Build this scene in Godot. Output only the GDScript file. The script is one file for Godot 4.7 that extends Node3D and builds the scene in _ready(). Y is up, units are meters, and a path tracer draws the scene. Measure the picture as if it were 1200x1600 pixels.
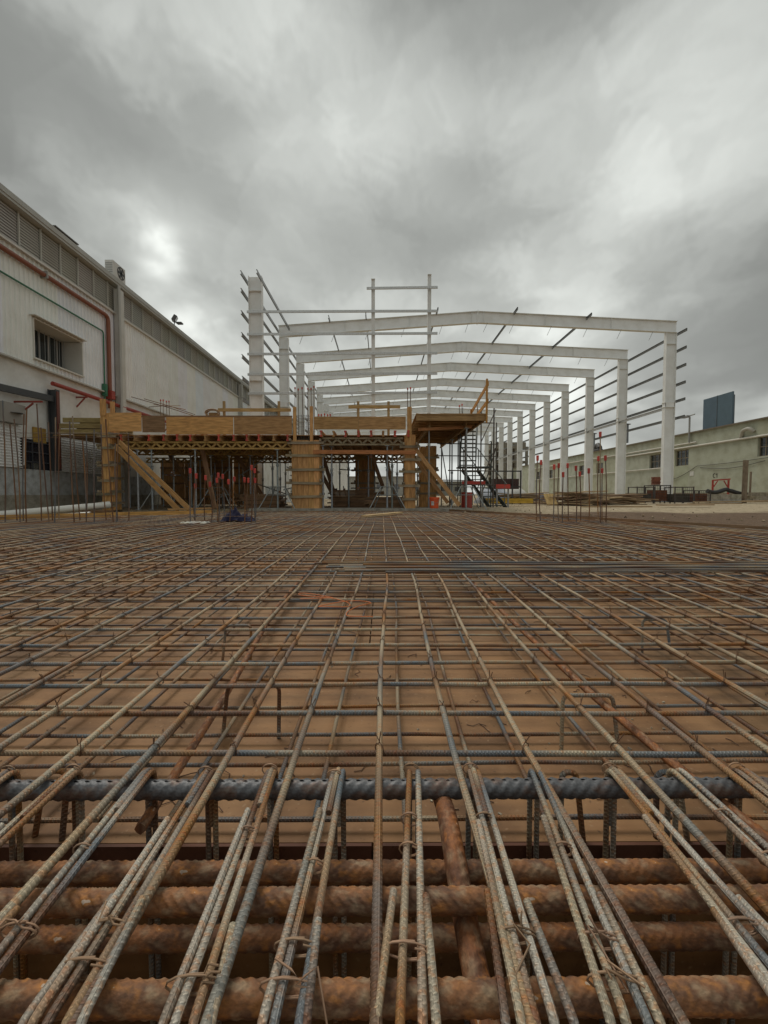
extends Node3D

# ---------- mesh builder ----------
class MB:
	var v := PackedVector3Array()
	var n := PackedVector3Array()
	var uv := PackedVector2Array()
	var c := PackedColorArray()
	var ix := PackedInt32Array()
	var col := Color(1, 1, 1)
	var off := Vector2.ZERO

	func tint(k: Color) -> MB:
		col = k
		return self

	func quad(p0: Vector3, p1: Vector3, p2: Vector3, p3: Vector3, nn: Vector3, u0: Vector2, u1: Vector2, u2: Vector2, u3: Vector2) -> void:
		var b := v.size()
		v.append(p0); v.append(p1); v.append(p2); v.append(p3)
		uv.append(u0); uv.append(u1); uv.append(u2); uv.append(u3)
		for k in 4:
			n.append(nn); c.append(col)
		if (p1 - p0).cross(p2 - p0).dot(nn) > 0.0:
			ix.append(b); ix.append(b + 2); ix.append(b + 1); ix.append(b); ix.append(b + 3); ix.append(b + 2)
		else:
			ix.append(b); ix.append(b + 1); ix.append(b + 2); ix.append(b); ix.append(b + 2); ix.append(b + 3)

	func tri(p0: Vector3, p1: Vector3, p2: Vector3, nn: Vector3) -> void:
		var b := v.size()
		v.append(p0); v.append(p1); v.append(p2)
		uv.append(Vector2(p0.x, p0.z)); uv.append(Vector2(p1.x, p1.z)); uv.append(Vector2(p2.x, p2.z))
		for k in 3:
			n.append(nn); c.append(col)
		if (p1 - p0).cross(p2 - p0).dot(nn) > 0.0:
			ix.append(b); ix.append(b + 2); ix.append(b + 1)
		else:
			ix.append(b); ix.append(b + 1); ix.append(b + 2)

	# box about a centre; texture runs along its longest side
	func box(m: Vector3, s: Vector3, bs := Basis()) -> MB:
		var h := s * 0.5
		var long := 0
		if s.y > s.x and s.y >= s.z: long = 1
		elif s.z > s.x and s.z > s.y: long = 2
		for ax in 3:
			var a1 := (ax + 1) % 3
			var a2 := (ax + 2) % 3
			var ua := a1
			var va := a2
			if long == a2:
				ua = a2; va = a1
			for sg in [-1.0, 1.0]:
				var pts: Array[Vector3] = []
				var us: Array[Vector2] = []
				for q in [[-1.0, -1.0], [1.0, -1.0], [1.0, 1.0], [-1.0, 1.0]]:
					var l := Vector3.ZERO
					l[ax] = sg * h[ax]
					l[ua] = q[0] * h[ua]
					l[va] = q[1] * h[va]
					pts.append(m + bs * l)
					us.append(Vector2(l[ua], l[va] + ax * 0.37) + off)
				var nl := Vector3.ZERO
				nl[ax] = sg
				quad(pts[0], pts[1], pts[2], pts[3], bs * nl, us[0], us[1], us[2], us[3])
		return self

	# rectangular bar from a to b, w across, h along up
	func bar(a: Vector3, b: Vector3, w: float, h: float, up := Vector3.UP) -> MB:
		var d := b - a
		var z := d.normalized()
		if absf(z.dot(up)) > 0.98: up = Vector3.FORWARD
		var x := up.cross(z).normalized()
		var y := z.cross(x)
		return box((a + b) * 0.5, Vector3(w, h, d.length()), Basis(x, y, z))

	func tube(p: PackedVector3Array, r: float, sides := 8, cols := PackedColorArray(), closed := false, u0 := 0.0) -> MB:
		var m := p.size()
		if m < 2: return self
		var t0 := (p[1] - p[0]).normalized()
		var up := Vector3.UP if absf(t0.y) < 0.9 else Vector3.RIGHT
		var nn := (up - t0 * up.dot(t0)).normalized()
		var base := v.size()
		var run := u0
		var tp := t0
		for i in m:
			var t := tp
			if i == 0: t = t0
			elif i == m - 1: t = (p[i] - p[i - 1]).normalized()
			else: t = (p[i + 1] - p[i - 1]).normalized()
			nn = (nn - t * nn.dot(t)).normalized()
			var bb := t.cross(nn)
			if i > 0: run += p[i].distance_to(p[i - 1])
			var cc := cols[i] if cols.size() == m else col
			for k in sides + 1:
				var a := TAU * k / sides
				var d := nn * cos(a) + bb * sin(a)
				v.append(p[i] + d * r)
				n.append(d)
				uv.append(Vector2(run, float(k) / sides) + off)
				c.append(cc)
			tp = t
		var w := sides + 1
		for i in m - 1:
			for k in sides:
				var q := base + i * w + k
				ix.append(q); ix.append(q + w + 1); ix.append(q + 1)
				ix.append(q); ix.append(q + w); ix.append(q + w + 1)
		if not closed:
			for e in 2:
				var at := 0 if e == 0 else m - 1
				var nd := -t0 if e == 0 else tp
				var cb := v.size()
				var cc2 := cols[at] if cols.size() == m else col
				for k in sides:
					v.append(v[base + at * w + k]); n.append(nd); uv.append(Vector2(k * 0.01, 0.5)); c.append(cc2)
				for k in range(1, sides - 1):
					if e == 0:
						ix.append(cb); ix.append(cb + k); ix.append(cb + k + 1)
					else:
						ix.append(cb); ix.append(cb + k + 1); ix.append(cb + k)
		return self

	func rod(a: Vector3, b: Vector3, r: float, sides := 8) -> MB:
		return tube(PackedVector3Array([a, b]), r, sides)

	# surface of revolution about the y axis through m: profile of (radius, height)
	func lathe(m: Vector3, prof: PackedVector2Array, sides := 20) -> MB:
		for i in prof.size() - 1:
			var a := prof[i]
			var b := prof[i + 1]
			var sl := Vector2(b.y - a.y, a.x - b.x).normalized()
			var base := v.size()
			for k in sides + 1:
				var t := TAU * k / sides
				var d := Vector3(cos(t), 0, sin(t))
				for e in [a, b]:
					v.append(m + d * e.x + Vector3.UP * e.y)
					n.append((d * sl.x + Vector3.UP * sl.y).normalized())
					uv.append(Vector2(float(k) / sides, e.y)); c.append(col)
			for k in sides:
				var q := base + k * 2
				ix.append(q); ix.append(q + 3); ix.append(q + 1); ix.append(q); ix.append(q + 2); ix.append(q + 3)
		return self

	# open sheet: polyline profile swept from a to b (profile in the x/y of bs)
	func sheet(prof: PackedVector2Array, a: Vector3, along: Vector3, px: Vector3, py: Vector3) -> MB:
		var run := 0.0
		for i in prof.size() - 1:
			var p := a + px * prof[i].x + py * prof[i].y
			var q := a + px * prof[i + 1].x + py * prof[i + 1].y
			var nn := (q - p).cross(along).normalized()
			if nn.dot(py) < 0.0: nn = -nn
			var dl := p.distance_to(q)
			quad(p, q, q + along, p + along, nn, Vector2(run, 0) + off, Vector2(run + dl, 0) + off, Vector2(run + dl, along.length()) + off, Vector2(run, along.length()) + off)
			run += dl
		return self

	func mesh() -> ArrayMesh:
		var a := []
		a.resize(Mesh.ARRAY_MAX)
		a[Mesh.ARRAY_VERTEX] = v
		a[Mesh.ARRAY_NORMAL] = n
		a[Mesh.ARRAY_TEX_UV] = uv
		a[Mesh.ARRAY_COLOR] = c
		a[Mesh.ARRAY_INDEX] = ix
		var am := ArrayMesh.new()
		am.add_surface_from_arrays(Mesh.PRIMITIVE_TRIANGLES, a)
		return am

var M := {}
var rng := RandomNumberGenerator.new()
var taken := {}
const ORD := ["first", "second", "third", "fourth", "fifth", "sixth", "seventh", "eighth", "ninth", "tenth", "eleventh", "twelfth", "thirteenth", "fourteenth", "fifteenth", "sixteenth"]

func mb(k := Color(1, 1, 1)) -> MB:
	var b := MB.new()
	b.col = k
	b.off = Vector2(rng.randf() * 7.0, rng.randf() * 7.0)
	return b

func rnd(a: float, b: float) -> float:
	return rng.randf_range(a, b)

func jit(k: Color, amount := 0.12) -> Color:
	var s := 1.0 + rnd(-amount, amount)
	return Color(k.r * s * rnd(0.96, 1.04), k.g * s, k.b * s * rnd(0.94, 1.06))

func numbered(called: String) -> String:
	var k: int = taken.get(called, 0)
	taken[called] = k + 1
	return called if k == 0 else "%s_%03d" % [called, k]

func tag(o: Node, label: String, category: String, group := "", kind := "") -> void:
	if label: o.set_meta("label", label)
	if category: o.set_meta("category", category)
	if group: o.set_meta("group", group)
	if kind: o.set_meta("kind", kind)

func thing(called: String, label: String, category: String, where := Vector3.ZERO, group := "", turn := 0.0) -> Node3D:
	var o := Node3D.new()
	o.name = numbered(called)
	o.position = where
	o.rotation.y = turn
	tag(o, label, category, group)
	add_child(o, true)
	return o

func part(b: MB, called: String, m: Material, parent: Node3D, kind := "") -> MeshInstance3D:
	return inst(b.mesh(), called, m, parent, kind)

func inst(me: Mesh, called: String, m: Material, parent: Node3D, kind := "") -> MeshInstance3D:
	var o := MeshInstance3D.new()
	o.mesh = me
	o.material_override = m
	o.name = called
	if kind: o.set_meta("kind", kind)
	parent.add_child(o, true)
	return o

func single(b: MB, called: String, m: Material, label: String, category: String, group := "") -> MeshInstance3D:
	var o := part(b, numbered(called), m, self)
	tag(o, label, category, group)
	return o

func setting(b: MB, called: String, m: Material) -> MeshInstance3D:
	var o := part(b, called, m, self)
	o.set_meta("kind", "structure")
	return o

# a point z metres ahead seen at a place of a 1200 by 1600 picture, used to lay out distances measured from the photograph
const FPX := 690.0
func at(px: float, py: float, z: float) -> Vector3:
	var d := LOOK * Vector3((px - 600.0) / FPX, -(py - 800.0) / FPX, -1.0)
	return Vector3(0, EYE, 0) + d * (-z / d.z)
# the same, on an upright plane x metres to the side
func beside(px: float, py: float, x: float) -> Vector3:
	var d := LOOK * Vector3((px - 600.0) / FPX, -(py - 800.0) / FPX, -1.0)
	return Vector3(0, EYE, 0) + d * (x / d.x)
var LOOK := Basis.from_euler(Vector3(-atan(28.0 / 690.0), -3.0 / 690.0, 0))
const EYE := 0.55

# ---------- textures ----------
func noise_bytes(w: int, h: int, freq: float, octs: int, sd: int, sw := 0, sh := 0) -> PackedByteArray:
	var f := FastNoiseLite.new()
	f.seed = sd
	f.noise_type = FastNoiseLite.TYPE_SIMPLEX_SMOOTH
	f.frequency = freq
	f.fractal_octaves = octs
	var im := f.get_seamless_image(sw if sw else w, sh if sh else h)
	if sw or sh:
		im.resize(w, h, Image.INTERPOLATE_CUBIC)
	im.convert(Image.FORMAT_L8)
	return im.get_data()

func tex(w: int, h: int, rgb: PackedByteArray) -> ImageTexture:
	return ImageTexture.create_from_image(Image.create_from_data(w, h, false, Image.FORMAT_RGB8, rgb))

func grey(w: int, h: int, l: PackedByteArray) -> ImageTexture:
	return ImageTexture.create_from_image(Image.create_from_data(w, h, false, Image.FORMAT_L8, l))

func s8(x: float) -> int:
	return int(clampf(pow(maxf(x, 0.0), 1.0 / 2.2), 0.0, 1.0) * 255.0)

# three-tone mottling: two noise layers mixed into linear multipliers
func mottled(w: int, h: int, a: PackedByteArray, b: PackedByteArray, lo: Color, mid: Color, hi: Color, fine := 0.35) -> ImageTexture:
	var out := PackedByteArray()
	out.resize(w * h * 3)
	var lut := []
	for i in 256:
		var t := i / 255.0
		t = clampf((t - 0.5) * 1.5 + 0.5, 0, 1)
		var k := lo.lerp(mid, t * 2.0) if t < 0.5 else mid.lerp(hi, t * 2.0 - 1.0)
		lut.append(k)
	for i in w * h:
		var k: Color = lut[a[i]]
		var f := 1.0 + fine * (b[i] / 127.5 - 1.0)
		out[i * 3] = s8(k.r * f); out[i * 3 + 1] = s8(k.g * f); out[i * 3 + 2] = s8(k.b * f)
	return tex(w, h, out)

func material(called: String, rough := 0.8, metal := 0.0, t: Texture2D = null, scale := Vector3.ONE, tri := false) -> StandardMaterial3D:
	var m := StandardMaterial3D.new()
	m.resource_name = called
	m.vertex_color_use_as_albedo = true
	m.roughness = rough
	m.metallic = metal
	m.cull_mode = BaseMaterial3D.CULL_DISABLED
	if t: m.albedo_texture = t
	m.uv1_scale = scale
	if tri:
		m.uv1_triplanar = true
		m.uv1_world_triplanar = true
	M[called] = m
	return m

func relief(m: StandardMaterial3D, l: PackedByteArray, w: int, h: int, cm: float) -> void:
	m.heightmap_enabled = true
	m.heightmap_texture = grey(w, h, l)
	m.heightmap_scale = cm

func make_materials() -> void:
	var g1 := noise_bytes(512, 512, 0.012, 4, 11)
	var g2 := noise_bytes(512, 512, 0.09, 3, 12)
	var patch := mottled(512, 512, g1, g2, Color(0.72, 0.7, 0.68), Color(0.88, 0.87, 0.86), Color(1, 1, 1), 0.08)
	# painted and plain surfaces, weathered a little
	var clean := mottled(512, 512, g1, g2, Color(0.90, 0.89, 0.87), Color(0.96, 0.955, 0.95), Color(1, 1, 1), 0.025)
	material("paint", 0.5, 0.0, clean, Vector3(0.16, 0.16, 0.16), true)
	material("plastic", 0.45)
	material("glass", 0.08)
	M.glass.metallic_specular = 0.8
	material("fabric", 0.95)
	material("galvanised", 0.42, 0.55, patch, Vector3(1.7, 1.7, 1.7), true)
	var con := mottled(512, 512, g1, g2, Color(0.62, 0.6, 0.56), Color(0.84, 0.83, 0.8), Color(1, 1, 0.98), 0.22)
	material("concrete", 0.93, 0.0, con, Vector3(0.45, 0.45, 0.45), true)
	relief(M.concrete, g2, 512, 512, 0.3)
	var sand := mottled(512, 512, g1, g2, Color(0.55, 0.52, 0.48), Color(0.82, 0.8, 0.77), Color(1.0, 0.99, 0.97), 0.3)
	material("ground", 0.97, 0.0, sand, Vector3(0.6, 0.6, 0.6), true)
	relief(M.ground, g2, 512, 512, 1.5)
	material("wall", 0.9, 0.0, mottled(512, 512, g1, g2, Color(0.80, 0.78, 0.74), Color(0.93, 0.92, 0.89), Color(1, 1, 1), 0.05), Vector3(0.11, 0.11, 0.11), true)
	# timber: grain along u, one tile is 2 m by 0.5 m
	var streak := noise_bytes(1024, 256, 0.05, 4, 21, 64, 256)
	var blot := noise_bytes(1024, 256, 0.02, 4, 22, 256, 256)
	material("timber", 0.85, 0.0, mottled(1024, 256, streak, blot, Color(0.68, 0.62, 0.55), Color(0.86, 0.83, 0.79), Color(1, 0.98, 0.95), 0.2), Vector3(0.5, 1.6, 1))
	relief(M.timber, streak, 1024, 256, 0.12)
	# deck plywood: one tile is 2.44 m square, worn film with scuffs, cement dust and drips
	var n := 1024
	var p1 := noise_bytes(n, n, 0.006, 5, 31)
	var p2 := noise_bytes(n, n, 0.03, 4, 32, 128, 1024)
	var p3 := noise_bytes(n, n, 0.12, 2, 33)
	var p4 := noise_bytes(n, n, 0.02, 3, 34)
	var out := PackedByteArray()
	out.resize(n * n * 3)
	for i in n * n:
		var a := p1[i] / 255.0
		var st := p2[i] / 255.0
		var sp := p3[i] / 255.0
		var du := clampf((p4[i] / 255.0 - 0.52) * 3.2, 0.0, 1.0)
		var f := 0.52 + 0.66 * a + 0.5 * (st - 0.5)
		var r := f * 1.0
		var gr := f * (0.94 + 0.1 * a)
		var bl := f * (0.86 + 0.2 * a)
		r = lerpf(r, 1.1, du * 0.25); gr = lerpf(gr, 1.25, du * 0.25); bl = lerpf(bl, 1.5, du * 0.2)
		if sp > 0.8:
			var k := clampf((sp - 0.8) * 9.0, 0, 0.6)
			r = lerpf(r, 1.3, k); gr = lerpf(gr, 1.6, k); bl = lerpf(bl, 2.2, k)
		elif sp < 0.17:
			var k2 := 1.0 - clampf((0.17 - sp) * 6.0, 0, 0.55)
			r *= k2; gr *= k2; bl *= k2
		out[i * 3] = s8(r * 0.62); out[i * 3 + 1] = s8(gr * 0.62); out[i * 3 + 2] = s8(bl * 0.62)
	material("plywood", 0.72, 0.0, tex(n, n, out), Vector3(0.41, 0.41, 1))
	relief(M.plywood, p3, n, n, 0.05)
	# ribbed bar: one tile is 0.256 m long with 32 slanted ribs, and goes once round
	var w := 1024
	var h := 64
	var ra := noise_bytes(w, h, 0.02, 4, 41)
	var rb := noise_bytes(w, h, 0.09, 3, 42)
	var hb := PackedByteArray(); hb.resize(w * h)
	out.resize(w * h * 3)
	for y in h:
		var vv := float(y) / h
		for x in w:
			var i := y * w + x
			var half := 1.0 if vv < 0.5 else -1.0
			var ph := x / 32.0 + half * vv * 1.4
			var rib := pow(0.5 + 0.5 * cos(TAU * ph), 3.0)
			var edge := minf(absf(vv - 0.25), absf(vv - 0.75))
			var ridge := clampf(1.0 - edge * 28.0, 0, 1)
			rib = maxf(rib * clampf(edge * 14.0 - 0.2, 0, 1), ridge)
			hb[i] = int(60 + 150 * rib + 0.12 * rb[i])
			var a := ra[i] / 255.0
			var f := (0.72 + 0.42 * rib) * (0.75 + 0.5 * (rb[i] / 255.0))
			var ru := clampf((a - 0.52) * 4.0, 0, 1) * 0.75
			out[i * 3] = s8(f * lerpf(0.78, 0.9, ru)); out[i * 3 + 1] = s8(f * lerpf(0.8, 0.6, ru)); out[i * 3 + 2] = s8(f * lerpf(0.82, 0.42, ru))
	material("rebar", 0.58, 0.25, tex(w, h, out), Vector3(1.0 / 0.256, 1, 1))
	relief(M.rebar, hb, w, h, 0.2)
	# thick rusty bar
	w = 1024; h = 256
	ra = noise_bytes(w, h, 0.008, 4, 51)
	rb = noise_bytes(w, h, 0.07, 4, 52)
	var rc := noise_bytes(w, h, 0.014, 4, 53)
	out.resize(w * h * 3)
	for i in w * h:
		var a := ra[i] / 255.0
		var b := rb[i] / 255.0
		var cc := rc[i] / 255.0
		var k := Color(0.31, 0.135, 0.05).lerp(Color(0.16, 0.075, 0.038), clampf((a - 0.3) * 2.6, 0, 1))
		k = k.lerp(Color(0.55, 0.23, 0.045), clampf((cc - 0.6) * 3.0, 0, 1) * 0.75)
		k = k.lerp(Color(0.40, 0.30, 0.19), clampf((0.46 - cc) * 3.0, 0, 1) * 0.65)
		var f := 0.62 + 0.52 * b
		if cc > 0.9: k = k.lerp(Color(0.62, 0.57, 0.5), 0.7)
		out[i * 3] = s8(k.r * f); out[i * 3 + 1] = s8(k.g * f); out[i * 3 + 2] = s8(k.b * f)
	material("rust", 0.74, 0.1, tex(w, h, out), Vector3(1.6, 1, 1))
	relief(M.rust, rb, w, h, 0.05)
	material("wire", 0.6, 0.35)
	# mill-scaled thick bar, rust caught between the ribs
	for i in w * h:
		var a := ra[i] / 255.0
		var b := rb[i] / 255.0
		var k := Color(0.86, 0.86, 0.87).lerp(Color(1.15, 0.66, 0.46), clampf((a - 0.5) * 4.0, 0, 1) * 0.75)
		var f := 0.6 + 0.75 * b
		out[i * 3] = s8(k.r * f); out[i * 3 + 1] = s8(k.g * f); out[i * 3 + 2] = s8(k.b * f)
	material("blued", 0.5, 0.3, tex(w, h, out), Vector3(1.6, 1, 1))

# ---------- sky ----------
func make_sky() -> Sky:
	var w := 1536
	var h := 768
	var big := FastNoiseLite.new()
	big.seed = 5; big.frequency = 0.95; big.fractal_octaves = 6; big.fractal_gain = 0.48
	big.noise_type = FastNoiseLite.TYPE_SIMPLEX_SMOOTH
	big.domain_warp_enabled = true; big.domain_warp_amplitude = 0.35; big.domain_warp_frequency = 0.7
	var soft := FastNoiseLite.new()
	soft.seed = 9; soft.frequency = 0.27; soft.fractal_octaves = 3
	soft.noise_type = FastNoiseLite.TYPE_SIMPLEX_SMOOTH
	# thin places in the cover, as directions (picture place, width, strength) in view and all round
	var gaps: Array = []
	for g in [[252, 402, 0.02, 0.6], [275, 385, 0.06, 0.28], [300, 505, 0.035, 0.6], [330, 470, 0.14, 0.18], [480, 90, 0.10, 0.26], [640, 255, 0.10, 0.26], [900, 245, 0.1, 0.06], [1080, 60, 0.12, 0.14], [150, 215, 0.1, 0.12], [800, 640, 0.3, 0.26], [560, 600, 0.3, 0.2], [450, 310, 0.08, 0.14]]:
		var d := Vector3((g[0] - 597.0) / FPX, -(g[1] - 772.0) / FPX, -1).normalized()
		gaps.append([d, g[2], g[3]])
	var r := RandomNumberGenerator.new()
	r.seed = 77
	for k in 26:
		var th := r.randf_range(0.9, TAU - 0.9)
		var el := asin(r.randf_range(0.05, 0.98))
		gaps.append([Vector3(sin(th) * cos(el), sin(el), -cos(th) * cos(el)), r.randf_range(0.08, 0.2), r.randf_range(0.08, 0.3)])
	var data := PackedFloat32Array()
	data.resize(w * h * 3)
	for y in h:
		var el := PI * (0.5 - (y + 0.5) / h)
		var ce := cos(el)
		var se := sin(el)
		for x in w:
			var i := (y * w + x) * 3
			if se < -0.02:
				data[i] = 0.16; data[i + 1] = 0.15; data[i + 2] = 0.13
				continue
			var th := (x + 0.5) / w * TAU
			var d := Vector3(sin(th) * ce, se, -cos(th) * ce)
			var q := 1.0 / (maxf(se, 0.0) + 0.16)
			var u := d.x * q
			var vv := d.z * q * 0.8
			var a := big.get_noise_2d(u + 28.5, vv - 6.1)
			var b := soft.get_noise_2d(u + 18.4, vv - 4.1)
			var t := smoothstep(-0.4, 0.56, a * 0.85 + 0.4 * b - 0.10)
			var l := lerpf(0.142, 0.38, t)
			var extra := 0.0
			var wx := soft.get_noise_2d(u * 9.0 + 40.0, vv * 9.0) * 0.05
			var wy := soft.get_noise_2d(u * 9.0, vv * 9.0 + 80.0) * 0.05
			d = (d + Vector3(wx, wy, 0)).normalized()
			for g in gaps:
				var dd: float = d.dot(g[0])
				if dd > 0.8:
					var e: float = (1.0 - dd) / (g[1] * g[1])
					if e < 6.0: extra += g[2] * exp(-e) * (0.75 + 0.7 * a)
			l += extra * 0.75
			l = lerpf(l, 0.42, clampf(1.0 - se * 5.5, 0.0, 1.0) * 0.5)
			data[i] = l * 0.98; data[i + 1] = l * 1.015; data[i + 2] = l * 0.965
	var im := Image.create_from_data(w, h, false, Image.FORMAT_RGBF, data.to_byte_array())
	var pm := PanoramaSkyMaterial.new()
	pm.panorama = ImageTexture.create_from_image(im)
	var s := Sky.new()
	s.sky_material = pm
	return s

func _ready() -> void:
	rng.seed = 4711
	var cam := Camera3D.new()
	cam.name = "camera"
	cam.position = Vector3(0, EYE, 0)
	cam.rotation = Vector3(-atan(28.0 / 690.0), -3.0 / 690.0, 0)
	cam.fov = rad_to_deg(2.0 * atan(800.0 / 690.0))
	cam.far = 3000.0
	cam.near = 0.03
	add_child(cam)
	cam.current = true
	var env := Environment.new()
	env.background_mode = Environment.BG_SKY
	env.sky = make_sky()
	env.tonemap_mode = Environment.TONE_MAPPER_LINEAR
	env.tonemap_exposure = 1.52
	env.sdfgi_enabled = true
	env.ssao_enabled = true
	env.ssil_enabled = true
	var we := WorldEnvironment.new()
	we.name = "environment"
	we.environment = env
	add_child(we)
	var sun := DirectionalLight3D.new()
	sun.name = "sun"
	sun.rotation_degrees = Vector3(-58, -150, 0)
	sun.light_energy = 0.3
	sun.light_angular_distance = 25.0
	sun.light_color = Color(1.0, 0.97, 0.92)
	sun.shadow_enabled = true
	add_child(sun)
	make_materials()
	build_ground()
	build_deck()
	build_mats()
	build_beam_cage()
	build_on_mat()
	build_hall()
	build_warehouse()
	build_far_side()
	build_formwork()
	build_yard()

# ---------- ground and slab deck ----------
# how far ahead the slab reaches at x, and how far right at distance z
func slab_end(x: float) -> float:
	if x < -5.3: return lerpf(9.4, 12.4, clampf((x + 8.6) / 3.3, 0, 1))
	if x > 2.2: return lerpf(14.9, 6.6, clampf((x - 2.2) / 3.9, 0, 1))
	return 14.9
func slab_right(z: float) -> float:
	if z < 6.6: return 6.1
	return lerpf(6.1, 2.2, clampf((z - 6.6) / 8.3, 0, 1))
func slab_left(z: float) -> float:
	if z < 9.4: return -8.6
	return lerpf(-8.6, -5.3, clampf((z - 9.4) / 3.0, 0, 1)) if z < 12.4 else -5.3

func build_ground() -> void:
	var nz := FastNoiseLite.new()
	nz.seed = 3; nz.frequency = 0.12; nz.fractal_octaves = 4
	var xs: Array[float] = []
	var zs: Array[float] = []
	for k in [-900.0, -300.0, -120.0, -60.0, -40.0, -30.0, -24.0, -18.0]: xs.append(k)
	for k in 64: xs.append(-14.0 + k * 0.45)
	for k in [17.0, 20.0, 24.0, 28.0, 32.0, 38.0, 50.0, 90.0, 300.0, 900.0]: xs.append(k)
	for k in [-200.0, -40.0, -12.0, -5.0]: zs.append(k)
	for k in 46: zs.append(-3.0 + k * 0.45)
	for k in [18.5, 20.0, 22.0, 24.0, 27.0, 31.0, 36.0, 42.0, 50.0, 60.0, 75.0, 95.0, 130.0, 250.0, 700.0, 2500.0]: zs.append(k)
	var b := MB.new()
	var w := xs.size()
	var hs := PackedFloat32Array()
	for z in zs:
		for x in xs:
			var inside: bool = z > -2.7 and z < slab_end(x) + 0.1 and x > -8.8 and x < slab_right(z) + 0.15
			var y := -0.02 + 0.05 * nz.get_noise_2d(x * 2.0, z * 2.0)
			if x > 2.5 and z < 24.0: y += 0.10 * clampf((z - 12.5) / 4.0, 0, 1) * (0.6 + nz.get_noise_2d(x * 1.3, z * 0.8))
			if z > 95.0 or absf(x) > 60.0: y = -0.05
			if inside: y = -0.95
			elif z < 15.6 and x < -5.0 and z > 8.0: y = -0.25
			hs.append(y)
	for j in zs.size():
		for i in w:
			var x := xs[i]
			var z := zs[j]
			b.v.append(Vector3(x, hs[j * w + i], -z))
			var il := maxi(i - 1, 0)
			var ir := mini(i + 1, w - 1)
			var jl := maxi(j - 1, 0)
			var jr := mini(j + 1, zs.size() - 1)
			var dx := (hs[j * w + ir] - hs[j * w + il]) / (xs[ir] - xs[il])
			var dz := (hs[jr * w + i] - hs[jl * w + i]) / (zs[jr] - zs[jl])
			b.n.append(Vector3(-dx, 1, dz).normalized())
			b.uv.append(Vector2(x, z))
			var k := Color(0.47, 0.39, 0.27)
			var soil := clampf((13.6 + 1.2 * nz.get_noise_2d(x * 4.0, z * 4.0) - z) * 1.4, 0, 1)
			if x > 1.8: k = k.lerp(Color(0.15, 0.095, 0.058), soil)
			b.c.append(k)
	for j in zs.size() - 1:
		for i in w - 1:
			var q := j * w + i
			b.ix.append(q); b.ix.append(q + w); b.ix.append(q + 1)
			b.ix.append(q + 1); b.ix.append(q + w); b.ix.append(q + w + 1)
	setting(b, "ground", M.ground)

const PLY_Y := -0.175
const LIP_Z := 0.888
func build_deck() -> void:
	var deck := Node3D.new()
	deck.name = "formwork_deck"
	deck.set_meta("kind", "structure")
	add_child(deck)
	# sheets of 2.44 by 1.22 m with 3 mm joints, rows running away from the beam
	var th := 0.02
	var row := 0
	var z := LIP_Z
	while z < 14.9:
		var z1 := minf(z + 1.22, 14.9)
		var x := -8.6 - (1.22 if row % 2 == 1 else 0.0)
		while x < 6.2:
			var x0 := maxf(x, slab_left(z1))
			var x1 := minf(x + 2.44, slab_right(z))
			if x1 - x0 > 0.2:
				var b := mb(jit(Color(0.43, 0.235, 0.105), 0.14))
				b.box(Vector3((x0 + x1) * 0.5, PLY_Y - th * 0.5 + rnd(-0.0012, 0.0012), -(z + z1) * 0.5), Vector3(x1 - x0 - 0.006, th, z1 - z - 0.006))
				part(b, "plywood_sheet", M.plywood, deck)
			x += 2.44
		row += 1
		z += 1.22
	# the beam box that opens in front: side boards, soffit
	for k in 4:
		var xa := -4.9 + k * 2.44
		part(mb(Color(0.43, 0.22, 0.085)).box(Vector3(xa + 1.22, PLY_Y - 0.021 - 0.3, -LIP_Z - 0.011), Vector3(2.436, 0.6, 0.02)), "beam_side_board", M.plywood, deck)
		part(mb(Color(0.43, 0.22, 0.085)).box(Vector3(xa + 1.22, PLY_Y - 0.3, -0.36), Vector3(2.436, 0.64, 0.02)), "beam_side_board", M.plywood, deck)
		part(mb(Color(0.43, 0.22, 0.085)).box(Vector3(xa + 1.22, -0.80, -0.63), Vector3(2.436, 0.02, 0.50)), "beam_soffit_board", M.plywood, deck)
		part(mb(Color(0.5, 0.25, 0.1)).box(Vector3(xa + 1.22, PLY_Y - 0.011, 0.87), Vector3(2.436, 0.02, 2.43)), "plywood_sheet", M.plywood, deck)
		part(mb(Color(0.2, 0.075, 0.04)).box(Vector3(xa + 1.22, PLY_Y - 0.0135, -LIP_Z + 0.004), Vector3(2.436, 0.03, 0.008)), "edge_strip", M.plywood, deck)
	# joists below the sheets
	for k in 9:
		var zz := 1.3 + k * 1.5
		part(mb(Color(0.3, 0.18, 0.09)).box(Vector3((slab_left(zz) + slab_right(zz)) * 0.5, -0.30, -zz), Vector3(slab_right(zz) - slab_left(zz), 0.2, 0.08)), "joist", M.timber, deck)

# ---------- bars ----------
const STEEL := Color(0.21, 0.245, 0.27)
const DUST := Color(0.6, 0.5, 0.34)
const ORANGE := Color(0.44, 0.20, 0.05)
const BROWN := Color(0.19, 0.095, 0.05)
const DARK := Color(0.075, 0.06, 0.05)
const PALE := Color(0.66, 0.60, 0.50)
var rust_noise: FastNoiseLite

func rust_at(s: float, key: float, wt: Array) -> Color:
	# weights for steel, dust, orange, brown, each driven by its own noise along the bar
	var sum := 0.0
	var k := Color(0, 0, 0)
	var pal := [STEEL, DUST, ORANGE, BROWN, PALE]
	for i in wt.size():
		var f := maxf(0.0, 0.5 + 1.3 * rust_noise.get_noise_2d(s * 3.0 + key * 37.1, i * 19.7 + key * 5.3))
		var q: float = wt[i] * f * f * f * f + 0.0001
		sum += q
		k += pal[i] * q
	return Color(k.r / sum, k.g / sum, k.b / sum)

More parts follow.
